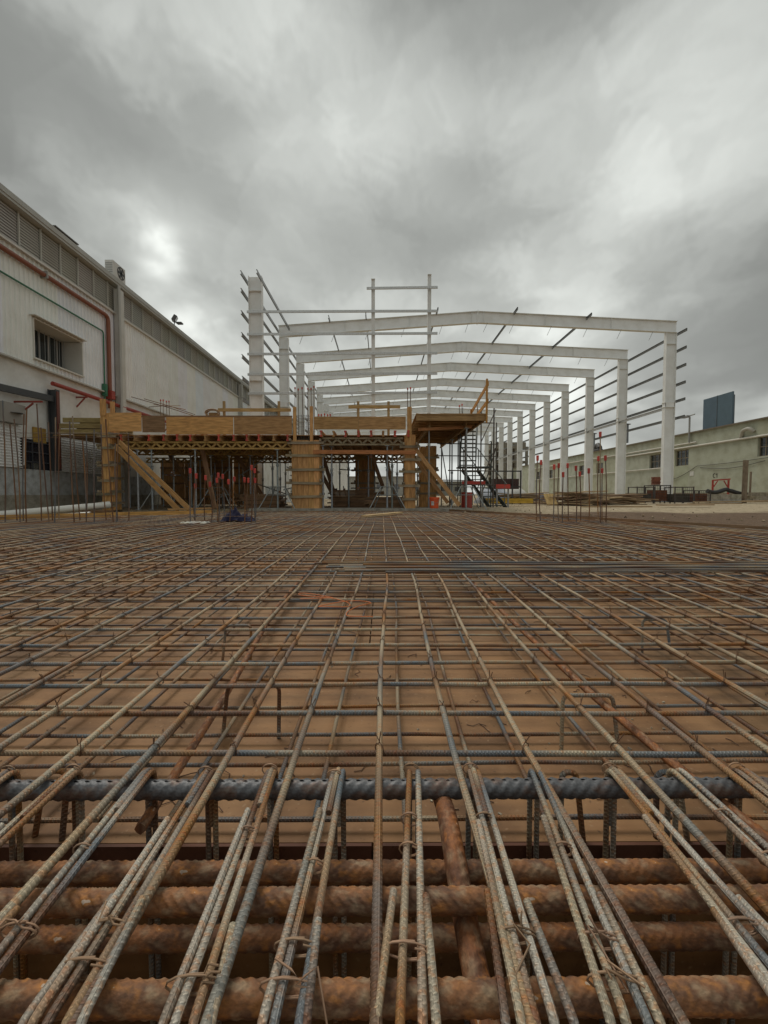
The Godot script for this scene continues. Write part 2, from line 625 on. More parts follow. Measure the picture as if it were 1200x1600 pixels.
func bar_part(p: PackedVector3Array, r: float, sides: int, key: float, wt: Array, called: String, parent: Node3D, m: Material = null) -> MeshInstance3D:
	var cols := PackedColorArray()
	var run := 0.0
	for i in p.size():
		if i > 0: run += p[i].distance_to(p[i - 1])
		cols.append(rust_at(run, key, wt))
	var b := mb()
	b.tube(p, r, sides, cols)
	return part(b, called, m if m else M.rebar, parent)

func fillet(p: Array, r: float, seg := 5) -> PackedVector3Array:
	var o := PackedVector3Array()
	o.append(p[0])
	for i in range(1, p.size() - 1):
		var a: Vector3 = p[i - 1]
		var b: Vector3 = p[i]
		var c: Vector3 = p[i + 1]
		var da := (a - b).normalized()
		var dc := (c - b).normalized()
		var rr := minf(r, minf(a.distance_to(b), b.distance_to(c)) * 0.45)
		for k in seg + 1:
			var t := float(k) / seg
			var q0 := b + da * rr * (1.0 - t)
			var q1 := b + dc * rr * t
			o.append(q0.lerp(q1, t))
	o.append(p[p.size() - 1])
	return o

# straight run cut into steps of about d
func steps(a: Vector3, b: Vector3, d: float) -> PackedVector3Array:
	var n := maxi(1, int(a.distance_to(b) / d))
	var o := PackedVector3Array()
	for i in n + 1: o.append(a.lerp(b, float(i) / n))
	return o

func dense(p: PackedVector3Array, d: float) -> PackedVector3Array:
	var o := PackedVector3Array()
	for i in p.size() - 1:
		var s := steps(p[i], p[i + 1], d)
		for k in s.size() - 1: o.append(s[k])
	o.append(p[p.size() - 1])
	return o

# where longitudinal bar i runs at distance z: the rows fan out a little and wander
const NEAR_X := [-0.653, -0.496, -0.322, -0.180, -0.004, 0.155, 0.310, 0.509, 0.687]
func long_x(i: int, z: float) -> float:
	var s := 0.167
	if z < 2.65: s = lerpf(0.166, 0.174, clampf((z - 0.9) / 1.75, 0, 1))
	elif z < 5.6: s = lerpf(0.174, 0.187, (z - 2.65) / 2.95)
	else: s = lerpf(0.187, 0.178, clampf((z - 5.6) / 9.0, 0, 1))
	var x := i * s + 0.03 * clampf((z - 0.9) / 1.7, 0, 1)
	if i >= -4 and i <= 4: x = lerpf(NEAR_X[i + 4], x, clampf((z - 0.95) / 1.7, 0, 1))
	return x + 0.006 * rust_noise.get_noise_2d(z * 0.55, i * 11.0) + 0.02 * rust_noise.get_noise_2d(z * 0.22, i * 7.0 + 900.0) * clampf((z - 1.5) / 5.0, 0, 1)

const CROSS0 := [0.938, 1.112, 1.284, 1.451, 1.63, 1.823]
func cross_z(k: int) -> float:
	if k < 6: return CROSS0[k]
	return 1.823 + (k - 5) * 0.172 + 0.014 * rust_noise.get_noise_2d(k * 13.0, 4.0)

func build_mats() -> void:
	rust_noise = FastNoiseLite.new()
	rust_noise.seed = 8; rust_noise.frequency = 1.0; rust_noise.fractal_octaves = 3
	var mat := thing("rebar_mat", "upper rusty steel bar grid tied over the whole slab deck", "reinforcement grid", Vector3.ZERO)
	var low := thing("rebar_mat", "lower bar grid lying just above the brown plywood deck", "reinforcement grid", Vector3.ZERO)
	var ties := MB.new()
	ties.col = Color(0.17, 0.095, 0.055)
	for i in range(-48, 36):
		for layer in 2:
			var p := PackedVector3Array()
			var z := -0.5 if layer == 0 else LIP_Z + 0.02 - 0.2 * float(absi(i * 7) % 5 == 0)
			var sh := 0.0 if layer == 0 else 0.055 + 0.02 * sin(i * 2.3)
			var x_mid := long_x(i, 8.0)
			var end := slab_end(x_mid) + rnd(-0.1, 0.05)
			if x_mid < -8.5 or x_mid > 6.0: continue
			while z < end:
				var x := long_x(i, maxf(z, 0.6)) + sh
				var y := 0.0 if layer == 0 else -0.138
				y += 0.004 * rust_noise.get_noise_2d(z * 1.1, i * 3.0 + layer * 500.0)
				p.append(Vector3(x, y, -z))
				z += 0.12 if z < 2.5 else (0.25 if z < 6.0 else 0.5)
			if p.size() < 2: continue
			var wt := [0.4, 1.9, 0.35, 0.25] if layer == 0 else [0.45, 0.35, 0.5, 0.9]
			if layer == 0:
				var q := absi(i * 31 + 7) % 6
				if q == 0: wt = [1.6, 0.6, 0.2, 0.2]
				elif q == 1: wt = [0.3, 1.0, 1.1, 0.4]
			bar_part(p, 0.0072 if layer == 0 else 0.006, 9 if absi(i) < 8 else 6, i * 1.37 + layer * 71.0, wt, "bar", mat if layer == 0 else low)
	for k in 83:
		for layer in 2:
			var z := cross_z(k)
			if layer == 1: z += -0.012 + 0.02 * sin(k * 1.9)
			if z > 14.8: continue
			var xl := slab_left(z) + rnd(0.02, 0.2)
			var xr := slab_right(z) - rnd(0.02, 0.2)
			var near := z < 2.6
			var p := PackedVector3Array()
			var x := xl
			var slope := rnd(-0.003, 0.003)
			while x < xr:
				var y := -0.0132 if layer == 0 else -0.150
				y += 0.003 * rust_noise.get_noise_2d(x * 1.2, k * 5.0 + layer * 300.0)
				p.append(Vector3(x, y, -(z + slope * x + 0.012 * rust_noise.get_noise_2d(x * 0.4, k * 9.0 + layer * 77.0))))
				x += 0.12 if near and absf(x) < 2.2 else 0.4
			if p.size() < 2: continue
			var wt := [1.5, 0.7, 0.28, 0.3] if layer == 0 else [0.8, 0.15, 0.3, 0.8]
			if z > 3.4: wt = [0.5, 0.7, 0.6, 0.9]
			elif k % 5 == 4: wt = [0.4, 0.3, 0.9, 0.7]
			bar_part(p, 0.0064 if layer == 0 else 0.0055, 9 if near else 6, k * 2.11 + layer * 53.0, wt, "bar", mat if layer == 0 else low)
			# wire ties where the rows cross near by
			if layer == 0 and z < 4.5:
				for i in range(-22, 22):
					if absi(i * 3 + k * 5) % 4 > (2 if z < 2.0 else 1): continue
					var xx := long_x(i, z)
					tie(ties, Vector3(xx, -0.004, -(z + slope * xx)), 0.0118, 0.0012)
	part(ties, "tie_wire", M.wire, mat, "stuff")

# a wire wrapped slantwise round a crossing, with two twisted ends
func tie(b: MB, m: Vector3, r: float, wr: float) -> void:
	var p := PackedVector3Array()
	var sg := 1.0 if rng.randf() < 0.5 else -1.0
	var e1 := Vector3(0.72, 0, 0.72 * sg)
	var tail := rnd(0.012, 0.03)
	p.append(m + Vector3(rnd(-0.01, 0.01), r + tail, rnd(-0.012, 0.012)))
	for k in 9:
		var a := TAU * k / 8.0 + 1.57
		p.append(m + e1 * cos(a) * r * 1.05 + Vector3.UP * sin(a) * r * 1.15 + Vector3(0.5, 0, -0.5 * sg) * (k - 4) * 0.0006)
	p.append(m + Vector3(rnd(-0.012, 0.012), r + tail * 0.8, rnd(-0.01, 0.01)))
	b.tube(p, wr, 4)

# a wire wound twice round a bundle lying along d
func lash(m: Vector3, d: Vector3, rx: float, ry: float, parent: Node3D, tails := true, wr := 0.0013) -> void:
	var z := d.normalized()
	var x := Vector3.UP.cross(z).normalized()
	var y := z.cross(x)
	var p := PackedVector3Array()
	if tails:
		p.append(m + x * rnd(-1.0, 1.0) * rx + y * (ry + rnd(0.003, 0.014)) + z * rnd(-0.02, 0.02))
		p.append(m + x * rnd(-0.5, 0.5) * rx + y * (ry * 1.5) + z * rnd(-0.01, 0.01))
	for k in 25:
		var a := TAU * k / 12.0 + 1.2
		p.append(m + x * cos(a) * rx + y * sin(a) * ry + z * ((k - 12) * 0.00035 + 0.002 * sin(a * 0.5)))
	if tails:
		var q := m + x * rnd(-0.7, 0.7) * rx + y * ry * 1.4
		p.append(q)
		p.append(q + x * rnd(-0.015, 0.015) + z * rnd(-0.01, 0.025) + y * rnd(-0.004, 0.008))
		if rng.randf() < 0.5: p.append(q + x * rnd(-0.03, 0.03) + z * rnd(0.02, 0.06) + y * rnd(-0.03, 0.0))
	var b := MB.new()
	b.col = jit(Color(0.30, 0.19, 0.12), 0.25)
	b.tube(p, wr, 6)
	part(b, "tie_wire", M.wire, parent)

# thick bar with raised slanted ribs as real relief
func thick_bar(p: PackedVector3Array, r: float, pitch: float, lean: float, full: bool, tint: Color, called: String, m: Material, parent: Node3D, sides := 22, rib_h := 0.0019) -> MeshInstance3D:
	var d := dense(p, pitch / 5.0)
	var b := MB.new()
	b.col = tint
	var off_u := rnd(0, 5.0)
	var w := sides + 1
	var nn := Vector3.UP
	var run := 0.0
	for i in d.size():
		var t := (d[mini(i + 1, d.size() - 1)] - d[maxi(i - 1, 0)]).normalized()
		nn = (nn - t * nn.dot(t)).normalized()
		var bb := t.cross(nn)
		if i > 0: run += d[i].distance_to(d[i - 1])
		var wob := 1.0 + 0.006 * rust_noise.get_noise_2d(run * 9.0, off_u)
		for k in w:
			var f := float(k) / sides
			var a := TAU * f
			var side := 1.0 if f < 0.5 or full else -1.0
			var ph := run / pitch + lean * side * f
			var rib := smoothstep(0.62, 0.95, 0.5 + 0.5 * cos(TAU * ph))
			var edge := minf(absf(f - 0.25), absf(f - 0.75))
			if not full: rib = maxf(rib * clampf(edge * 11.0 - 0.25, 0, 1), clampf(1.6 - edge * 30.0, 0, 1) * 0.9)
			var dir := nn * cos(a) + bb * sin(a)
			b.v.append(d[i] + dir * (r * wob + rib_h * rib))
			b.n.append(dir)
			b.uv.append(Vector2(run + off_u, f))
			b.c.append(tint)
	for i in d.size() - 1:
		for k in sides:
			var q := i * w + k
			b.ix.append(q); b.ix.append(q + w + 1); b.ix.append(q + 1)
			b.ix.append(q); b.ix.append(q + w); b.ix.append(q + w + 1)
	# normals from the relief
	var acc := PackedVector3Array(); acc.resize(b.v.size())
	for q in range(0, b.ix.size(), 3):
		var i0 := b.ix[q]
		var i1 := b.ix[q + 1]
		var i2 := b.ix[q + 2]
		var fn := (b.v[i2] - b.v[i0]).cross(b.v[i1] - b.v[i0])
		acc[i0] += fn; acc[i1] += fn; acc[i2] += fn
	for i in d.size():
		var s := acc[i * w] + acc[i * w + sides]
		acc[i * w] = s; acc[i * w + sides] = s
	for i in acc.size(): b.n[i] = acc[i].normalized()
	for e in 2:
		var base := 0 if e == 0 else (d.size() - 1) * w
		var nd := (d[0] - d[1]).normalized() if e == 0 else (d[d.size() - 1] - d[d.size() - 2]).normalized()
		for k in range(1, sides - 1): b.tri(b.v[base], b.v[base + k], b.v[base + k + 1], nd)
	return part(b, called, m, parent)

const SETS := [[-0.613, -0.600], [-0.466, -0.449], [-0.346, -0.341], [-0.221, -0.206], [-0.088, -0.104], [0.062, 0.026], [0.181, 0.168], [0.304, 0.262], [0.460, 0.460], [0.585, 0.590], [0.715, 0.72], [-0.74, -0.73]]
func build_beam_cage() -> void:
	var cage := thing("beam_cage", "thick rusty ribbed bars with paired stirrups in the open beam trench in the foreground", "reinforcement cage", Vector3.ZERO)
	var half := 1.2
	for s in [[0.842, -0.026, 0.0165, 0.022, 4.6, true, Color(0.14, 0.145, 0.152), 0.0024], [0.704, -0.075, 0.0158, 0.0145, 7.0, false, Color(1, 1, 1), 0.0015], [0.609, -0.032, 0.0158, 0.0145, -7.0, false, Color(1.1, 1.05, 1.0), 0.0015], [0.655, -0.135, 0.0158, 0.0145, 7.0, false, Color(1.0, 0.95, 0.92), 0.0015], [0.489, -0.030, 0.0158, 0.0145, 7.0, false, Color(1.15, 1.05, 0.98), 0.0015], [0.80, -0.72, 0.0158, 0.0145, 7.0, false, Color(0.8, 0.7, 0.65), 0.0015], [0.66, -0.72, 0.0158, 0.0145, 7.0, false, Color(0.8, 0.7, 0.65), 0.0015], [0.52, -0.72, 0.0158, 0.0145, 7.0, false, Color(0.8, 0.7, 0.65), 0.0015]]:
		var a := Vector3(-half, s[1] + rnd(-0.003, 0.003), -s[0] + rnd(-0.004, 0.004))
		var b := Vector3(half, s[1] + rnd(-0.003, 0.003), -s[0] + rnd(-0.004, 0.004))
		if s[1] < -0.5:
			part(mb(s[6]).tube(steps(a, b, 0.4), s[2], 12), "main_bar", M.rust, cage)
			continue
		var o := thick_bar(steps(a, b, 0.4), s[2], s[3], s[4], s[5], s[6], "main_bar", M.rust if s[5] == false else M.blued, cage, 36, s[7])
		if s[5]: o.set_meta("label", "blue-grey ribbed bar under the stirrup bends")
	var top := 0.0
	for si in SETS.size():
		var xa: float = SETS[si][0]
		var xb: float = SETS[si][1]
		var zb := 0.868
		var zf := 0.418
		var keys := [[-0.0065, 0.0], [0.0085, 0.001]]
		for e in keys:
			var dx: float = e[0] + rnd(-0.002, 0.002)
			var fx := dx * rnd(1.1, 1.9)
			var y0: float = top + e[1]
			var pa := Vector3(xa + dx, y0, -zb)
			var pb := Vector3(xb + fx, y0 + 0.002, -zf - rnd(0, 0.012))
			var path := fillet([Vector3(xa + dx, -0.70, -zb), pa, pb, Vector3(xb + fx, -0.70, pb.z), Vector3(xa + dx, -0.70, -zb - 0.001)], 0.024)
			bar_part(dense(path, 0.05), 0.0054, 9, si * 3.3 + dx * 90.0, [[0.3, 0.8, 0.4, 0.35, 1.4], [1.5, 0.5, 0.2, 0.3, 0.5], [0.2, 0.9, 1.2, 0.4, 0.5]][absi(int(si * 7 + dx * 400.0)) % 3], "stirrup", cage)
		# hooked laps with cut ends
		var laps := [[-0.021, 0.725, 0.004], [-0.034, 0.572, 0.001], [0.026, 0.560, 0.003]]
		for e in laps:
			if rng.randf() < 0.22: continue
			var dx2: float = e[0] + rnd(-0.004, 0.004)
			var zs: float = e[1] + rnd(-0.025, 0.02)
			var t := (zb - zs) / (zb - zf)
			var x0 := lerpf(xa, xb, t) + dx2 * 0.75
			var pts := fillet([Vector3(x0, top + e[2] + rnd(0, 0.004), -zs), Vector3(xb + dx2 * 1.1, top + e[2], -zf - 0.004), Vector3(xb + dx2 * 1.1, -0.45, -zf - 0.004)], 0.026)
			bar_part(dense(pts, 0.05), 0.0052, 9, si * 5.1 + dx2 * 60.0, [0.4, 0.7, 0.5, 0.4, 1.2], "stirrup_hook", cage)
		if si % 2 == 0 or rng.randf() < 0.4:
			var zs2 := 0.745 + rnd(-0.02, 0.02)
			var pts2 := fillet([Vector3(xa + 0.001, -0.12, -zb), Vector3(xa + 0.001, top + 0.004, -zb), Vector3(lerpf(xa, xb, 0.3) + 0.001, top + 0.003, -zs2)], 0.022)
			bar_part(dense(pts2, 0.05), 0.0052, 9, si * 7.7, [0.8, 0.7, 0.3, 0.5, 0.3], "stirrup_hook", cage)
		for zt in [0.86, 0.715, 0.645, 0.525, 0.475]:
			if rng.randf() < 0.34: continue
			var zz: float = zt + rnd(-0.02, 0.02)
			var t2 := (zb - zz) / (zb - zf)
			var wide := 0.015 + 0.016 * clampf((t2 - 0.6) * 4.0, 0, 1)
			lash(Vector3(lerpf(xa, xb, t2) - 0.004, top, -minf(zz, 0.862)), Vector3(xb - xa, 0, zb - zf), wide, 0.0105, cage, zt < 0.6 and rng.randf() < 0.7)
	# bars of the beams that cross below the grid
	for g in [[[Vector3(-0.459, -0.085, -0.815), Vector3(-0.50, -0.09, -1.4), Vector3(-0.60, -0.095, -2.44), Vector3(-0.66, -0.095, -6.0)], "rusty thick twisted bar under the grid left of centre, its cut end showing"], [[Vector3(0.1195, -0.066, -0.875), Vector3(0.119, -0.038, -0.80), Vector3(0.118, -0.036, -0.704), Vector3(0.121, -0.071, -0.609), Vector3(0.125, -0.086, -0.49), Vector3(0.128, -0.11, -0.41)], "thick rusty bar woven under the trench bars just right of centre"], [[Vector3(0.70, -0.052, -0.5), Vector3(0.655, -0.052, -0.9), Vector3(0.63, -0.052, -1.32), Vector3(0.625, -0.06, -2.2), Vector3(0.64, -0.07, -5.0)], "red-brown thick bar running away under the grid at right"]]:
		var o := thing("crossing_bar", g[1], "steel bar", Vector3.ZERO, "thick bars of the crossing beams")
		thick_bar(fillet(g[0], 0.05, 4), 0.0165 if g[0].size() > 5 else 0.0095, 0.016, 4.0, false, Color(1.0, 0.9, 0.85), "shaft", M.rust, o, 24, 0.0018)

func build_on_mat() -> void:
	# bent bar chairs that hold the upper grid
	var spots := [[-0.388, 1.313, 0.155, "bent bar chair under the grid left of centre"], [0.589, 1.24, 0.143, "rusty bent bar chair standing right of centre"], [-0.70, 0.93, 0.05, "small bar hook beside the trench at left edge"], [0.40, 0.92, 0.03, "small bar hook by the trench right of centre"], [0.61, 0.92, 0.045, "rusty bar hook by the trench towards the right edge"], [-0.63, 1.92, 0.11, "far bar chair left of the centre bars"], [1.25, 2.0, 0.11, "bar chair in the middle distance at right"]]
	for s in spots:
		var o := thing("bar_chair", s[3], "bar chair", Vector3(s[0], 0, -s[1]), "bent bar chairs between the two grids")
		var hw: float = s[2] * 0.5
		var yt := -0.026 if s[2] > 0.1 else -0.045
		var p := fillet([Vector3(-hw - 0.01, PLY_Y + 0.002, 0.02), Vector3(-hw, yt, 0), Vector3(hw, yt, 0), Vector3(hw + 0.004, PLY_Y + 0.002, 0.03)], 0.022)
		bar_part(dense(p, 0.05), 0.006, 8, s[0] * 9.0, [0.5, 0.2, 0.4, 1.0], "bent_bar", o)
	# loose bars lying across the grid
	for k in 13:
		var z := 3.02 + 0.034 * k + rnd(-0.01, 0.01)
		var x0 := -0.42 + rnd(-0.12, 0.35) + (0.25 if k < 3 else 0.0)
		var p := PackedVector3Array()
		var sl := rnd(-0.02, 0.02)
		var x := x0
		while x < 5.7:
			p.append(Vector3(x, 0.0145 + 0.012 * float(k % 3 == 1) + 0.003 * rust_noise.get_noise_2d(x, k * 7.0), -(z + sl * (x - x0) * 0.6 + 0.05 * rust_noise.get_noise_2d(x * 0.25, k * 3.0 + 40.0))))
			x += 0.25
		var o := bar_part(p, 0.0075, 8, k * 4.4, [1.5, 0.4, 0.2, 0.6], numbered("loose_bar"), self)
		tag(o, "loose steel bar in the bundle lying crosswise on the grid", "steel bar", "loose bars lying across the grid")
	# stray wire and nails on the plywood
	var b := MB.new()
	for k in 170:
		var z := 0.95 + 4.0 * rng.randf() * rng.randf()
		var x := rnd(-1.2, 1.2) * z * 0.85
		var a := rnd(0, TAU)
		var l := rnd(0.01, 0.035)
		var d := Vector3(cos(a), 0, sin(a))
		var s := Vector3(-d.z, 0, d.x) * rnd(-0.4, 0.4)
		var m := Vector3(x, PLY_Y + 0.003, -z)
		b.col = jit(Color(0.12, 0.07, 0.045), 0.3)
		b.tube(PackedVector3Array([m - d * l, m - d * l * 0.3 + s * l + Vector3(0, rnd(0, 0.006), 0), m + d * l * 0.4 - s * l * 0.4, m + d * l + s * l]), 0.0013, 4)
	var st := part(b, "wire_scraps", M.wire, self)
	tag(st, "scraps of tie wire scattered on the plywood deck", "wire scraps", "", "stuff")
	var cr := MB.new()
	for k in 130:
		var z := 0.95 + 4.5 * rng.randf() * rng.randf()
		var m := Vector3(rnd(-1.2, 1.2) * z * 0.85, PLY_Y + 0.002, -z)
		var q := rnd(0.002, 0.0065)
		cr.col = jit(Color(0.52, 0.46, 0.37), 0.3)
		cr.box(m, Vector3(q * rnd(0.8, 1.8), q * 0.8, q), Basis.from_euler(Vector3(rnd(0, 3), rnd(0, 3), rnd(0, 3))))
	var ct := part(cr, "crumbs", M.concrete, self)
	tag(ct, "crumbs of concrete and grit scattered on the deck", "grit", "", "stuff")
	# plank lying on the far grid
	var pl := thing("plank", "pale short plank lying on the far part of the grid", "plank", Vector3(0, 0, 0))
	part(mb(Color(0.62, 0.46, 0.25)).bar(Vector3(-0.42, 0.033, -10.4), Vector3(0.5, 0.05, -11.9), 0.16, 0.04), "board", M.timber, pl)
	# orange cord dropped on the grid
	var cd := PackedVector3Array()
	for k in 46:
		var t := k / 45.0
		var m := Vector3(-0.42, 0.012, -2.35).lerp(Vector3(-0.05, 0.012, -2.0), t)
		cd.append(m + Vector3(0.14 * sin(t * 19.0) * (1.0 - 0.5 * t), 0.004 * sin(t * 40.0), 0.10 * cos(t * 13.0)))
	single(mb(Color(0.6, 0.16, 0.03)).tube(cd, 0.0022, 5), "cord", M.plastic, "thin orange cord tangled on the grid left of the loose bars", "cord")
	# mortar spilt on the grid by the left starter bars
	var mo := MB.new()
	for k in 22:
		var m := at(306, 818, 8.5) + Vector3(rnd(-0.22, 0.22), 0, rnd(-0.12, 0.12))
		mo.col = jit(Color(0.55, 0.54, 0.5), 0.1)
		mo.lathe(Vector3(m.x, 0.0, m.z), PackedVector2Array([Vector2(rnd(0.03, 0.07), -0.004), Vector2(rnd(0.02, 0.035), rnd(0.012, 0.022)), Vector2(0, 0.026)]), 9)
	single(mo, "mortar_spill", M.concrete, "pale mortar spilt on the grid below the left starter bars", "mortar")
	# edge board of the slab towards the sand
	var eb := thing("edge_board", "dark timber board edging the slab towards the sand at right", "board", Vector3.ZERO)
	for k in 4:
		var pa := Vector3(2.28, -0.06, -14.95).lerp(Vector3(6.22, -0.06, -6.6), k * 0.25 + 0.002)
		var pb := Vector3(2.28, -0.06, -14.95).lerp(Vector3(6.22, -0.06, -6.6), k * 0.25 + 0.248)
		part(mb(jit(Color(0.26, 0.17, 0.1), 0.2)).bar(pa, pb, 0.035, 0.2), "plank", M.timber, eb)
	# dark cloth
	cloth()
	# starter bars
	starters("left", [[297, 733], [305, 757], [306.5, 741], [321, 744], [328, 754], [339, 748], [341, 740], [348, 742], [357, 750], [366, 746], [382, 747], [388, 748], [393, 728], [398, 733], [398.5, 748]], 812.0, true, "column starter bars with red caps rising from the grid beside the dark cloth")
	starters("right", [[840, 713], [845.5, 720], [866, 727], [873, 725], [880, 739], [887, 725], [900, 729], [906, 738], [920, 733], [935, 714], [938, 676], [941, 733], [946, 713]], 812.0, true, "red-capped starter bars rising from the grid at the right before the sand")
	var tall: Array = []
	for k in 20: tall.append([4 + k * 10.2 + 3.0 * sin(k * 2.7), 626 + (k * 37) % 45 + (22 if k > 8 else 0)])
	starters("edge", tall, 815.0, false, "tall bare starter bars standing at the left edge of the slab")

func cloth() -> void:
	var c0 := at(372, 808, 9.0)
	var b := MB.new()
	b.col = Color(0.014, 0.015, 0.04)
	var nx := 26
	var nz := 16
	var pts := PackedVector3Array()
	for j in nz + 1:
		for i in nx + 1:
			var u := float(i) / nx * 2.0 - 1.0
			var w := float(j) / nz * 2.0 - 1.0
			var rr := clampf(1.0 - u * u * 0.95 - w * w * 0.95, 0, 1)
			var hgt := 0.2 * pow(rr, 0.6) * (0.55 + 0.6 * exp(-pow((u + 0.35) * 1.7, 2.0))) * (0.8 + 0.7 * rust_noise.get_noise_2d(u * 1.7, w * 1.7)) + 0.045 * rr * sin(u * 9.0 + w * 5.0 + 3.0 * rust_noise.get_noise_2d(u * 2.0, w * 2.0))
			pts.append(Vector3(c0.x + u * 0.34 * (1.0 + 0.2 * rust_noise.get_noise_2d(u * 2.0, 5.0 + w)), 0.012 + maxf(hgt, 0.0), c0.z + w * 0.24))
	for j in nz + 1:
		for i in nx + 1:
			var dx := pts[j * (nx + 1) + mini(i + 1, nx)] - pts[j * (nx + 1) + maxi(i - 1, 0)]
			var dz := pts[mini(j + 1, nz) * (nx + 1) + i] - pts[maxi(j - 1, 0) * (nx + 1) + i]
			b.v.append(pts[j * (nx + 1) + i]); b.n.append(dz.cross(dx).normalized()); b.uv.append(Vector2(i, j)); b.c.append(b.col)
	for j in nz:
		for i in nx:
			var q := j * (nx + 1) + i
			var w2 := nx + 1
			b.ix.append(q); b.ix.append(q + 1); b.ix.append(q + w2)
			b.ix.append(q + 1); b.ix.append(q + w2 + 1); b.ix.append(q + w2)
	single(b, "cloth", M.fabric, "crumpled navy cloth dropped on the grid by the left starter bars", "cloth")

func starters(which: String, tops: Array, base_py: float, caps: bool, label: String) -> void:
	var z0 := 8.6
	var o := thing("starter_bars", label, "starter bars", Vector3.ZERO)
	var k := 0
	for t in tops:
		var z := z0 + (0.0 if k % 2 == 0 else 0.55) + rnd(-0.05, 0.05)
		var a := at(t[0] + (5.0 if which == "edge" else 0.0) + rnd(-1.5, 1.5), base_py, z)
		a.y = -0.14
		var b := at(t[0], t[1], z)
		if which == "edge": a.x += 0.10 * sin(k * 1.3)
		var bow := Vector3(rnd(-0.03, 0.03), 0, 0)
		var p := PackedVector3Array([a, a.lerp(b, 0.33) + bow, a.lerp(b, 0.66) + bow, b])
		var s := bar_part(p, 0.0105 if caps else 0.0115, 7, k * 3.0 + z, [0.3, 0.05, 0.2, 1.9], "starter_bar", o)
		if caps:
			var c := mb(jit(Color(0.5, 0.06, 0.045), 0.28))
			c.lathe(b + Vector3(0, -0.085, 0), PackedVector2Array([Vector2(0.012, 0), Vector2(0.023, 0.002), Vector2(0.0235, 0.02), Vector2(0.024, 0.022), Vector2(0.0255, 0.095), Vector2(0.022, 0.102), Vector2(0, 0.104)]), 12)
			part(c, "cap", M.plastic, s)
		k += 1
	# column ties low on the bars
	var first := at(tops[0][0], base_py, z0)
	var last := at(tops[tops.size() - 1][0], base_py, z0)
	for yy in ([0.12] if caps else [0.1, 1.72]):
		var r := PackedVector3Array()
		for e in [[first.x - 0.03, 0.0], [last.x + 0.03, 0.0], [last.x + 0.03, -0.6], [first.x - 0.03, -0.6], [first.x - 0.03, 0.0]]:
			r.append(Vector3(e[0], yy + rnd(-0.01, 0.01), -z0 + e[1] + 0.02))
		bar_part(r, 0.005, 6, yy, [0.2, 0.1, 0.3, 1.4], "column_tie", o)

# ---------- steel hall ----------
const WHITE := Color(0.84, 0.855, 0.85)
const ZINC := Color(0.42, 0.44, 0.44)
const FRAME_Z := [30.1, 36.0, 41.6, 47.2, 52.4, 57.4, 62.5, 67.4, 72.3, 77.3, 82.4]
const XL := -6.58
const XR := 19.42

func column_mesh(h: float, deep: float) -> ArrayMesh:
	var b := mb(WHITE)
	for s in [-1.0, 1.0]: b.box(Vector3(s * (deep * 0.5 - 0.011), h * 0.5, 0), Vector3(0.022, h, 0.3))
	b.box(Vector3(0, h * 0.5, 0), Vector3(deep - 0.045, h - 0.01, 0.014))
	return b.mesh()

func add_column(parent: Node3D, x: float, h: float, deep: float, inward: float) -> void:
	var o := inst(column_mesh(h, deep), "column", M.paint, parent)
	o.position.x = x
	part(mb(Color(0.66, 0.67, 0.65)).box(Vector3(x, 0.02, 0), Vector3(deep + 0.12, 0.04, 0.42)), "base_plate", M.paint, parent)
	# bracket plates part way up
	var k := mb(WHITE)
	k.box(Vector3(x + 0.02 * inward, 6.72, 0), Vector3(deep + 0.06, 0.03, 0.34))
	k.box(Vector3(x + 0.02 * inward, 6.42, 0), Vector3(deep + 0.06, 0.03, 0.34))
	for s in [-1.0, 1.0]: k.box(Vector3(x, 6.57, s * 0.155), Vector3(deep * 0.8, 0.27, 0.012))
	part(k, "bracket", M.paint, parent)
	var st := mb(WHITE)
	st.box(Vector3(x, h - 0.75, 0), Vector3(deep - 0.047, 0.02, 0.28))
	part(st, "stiffener", M.paint, parent)

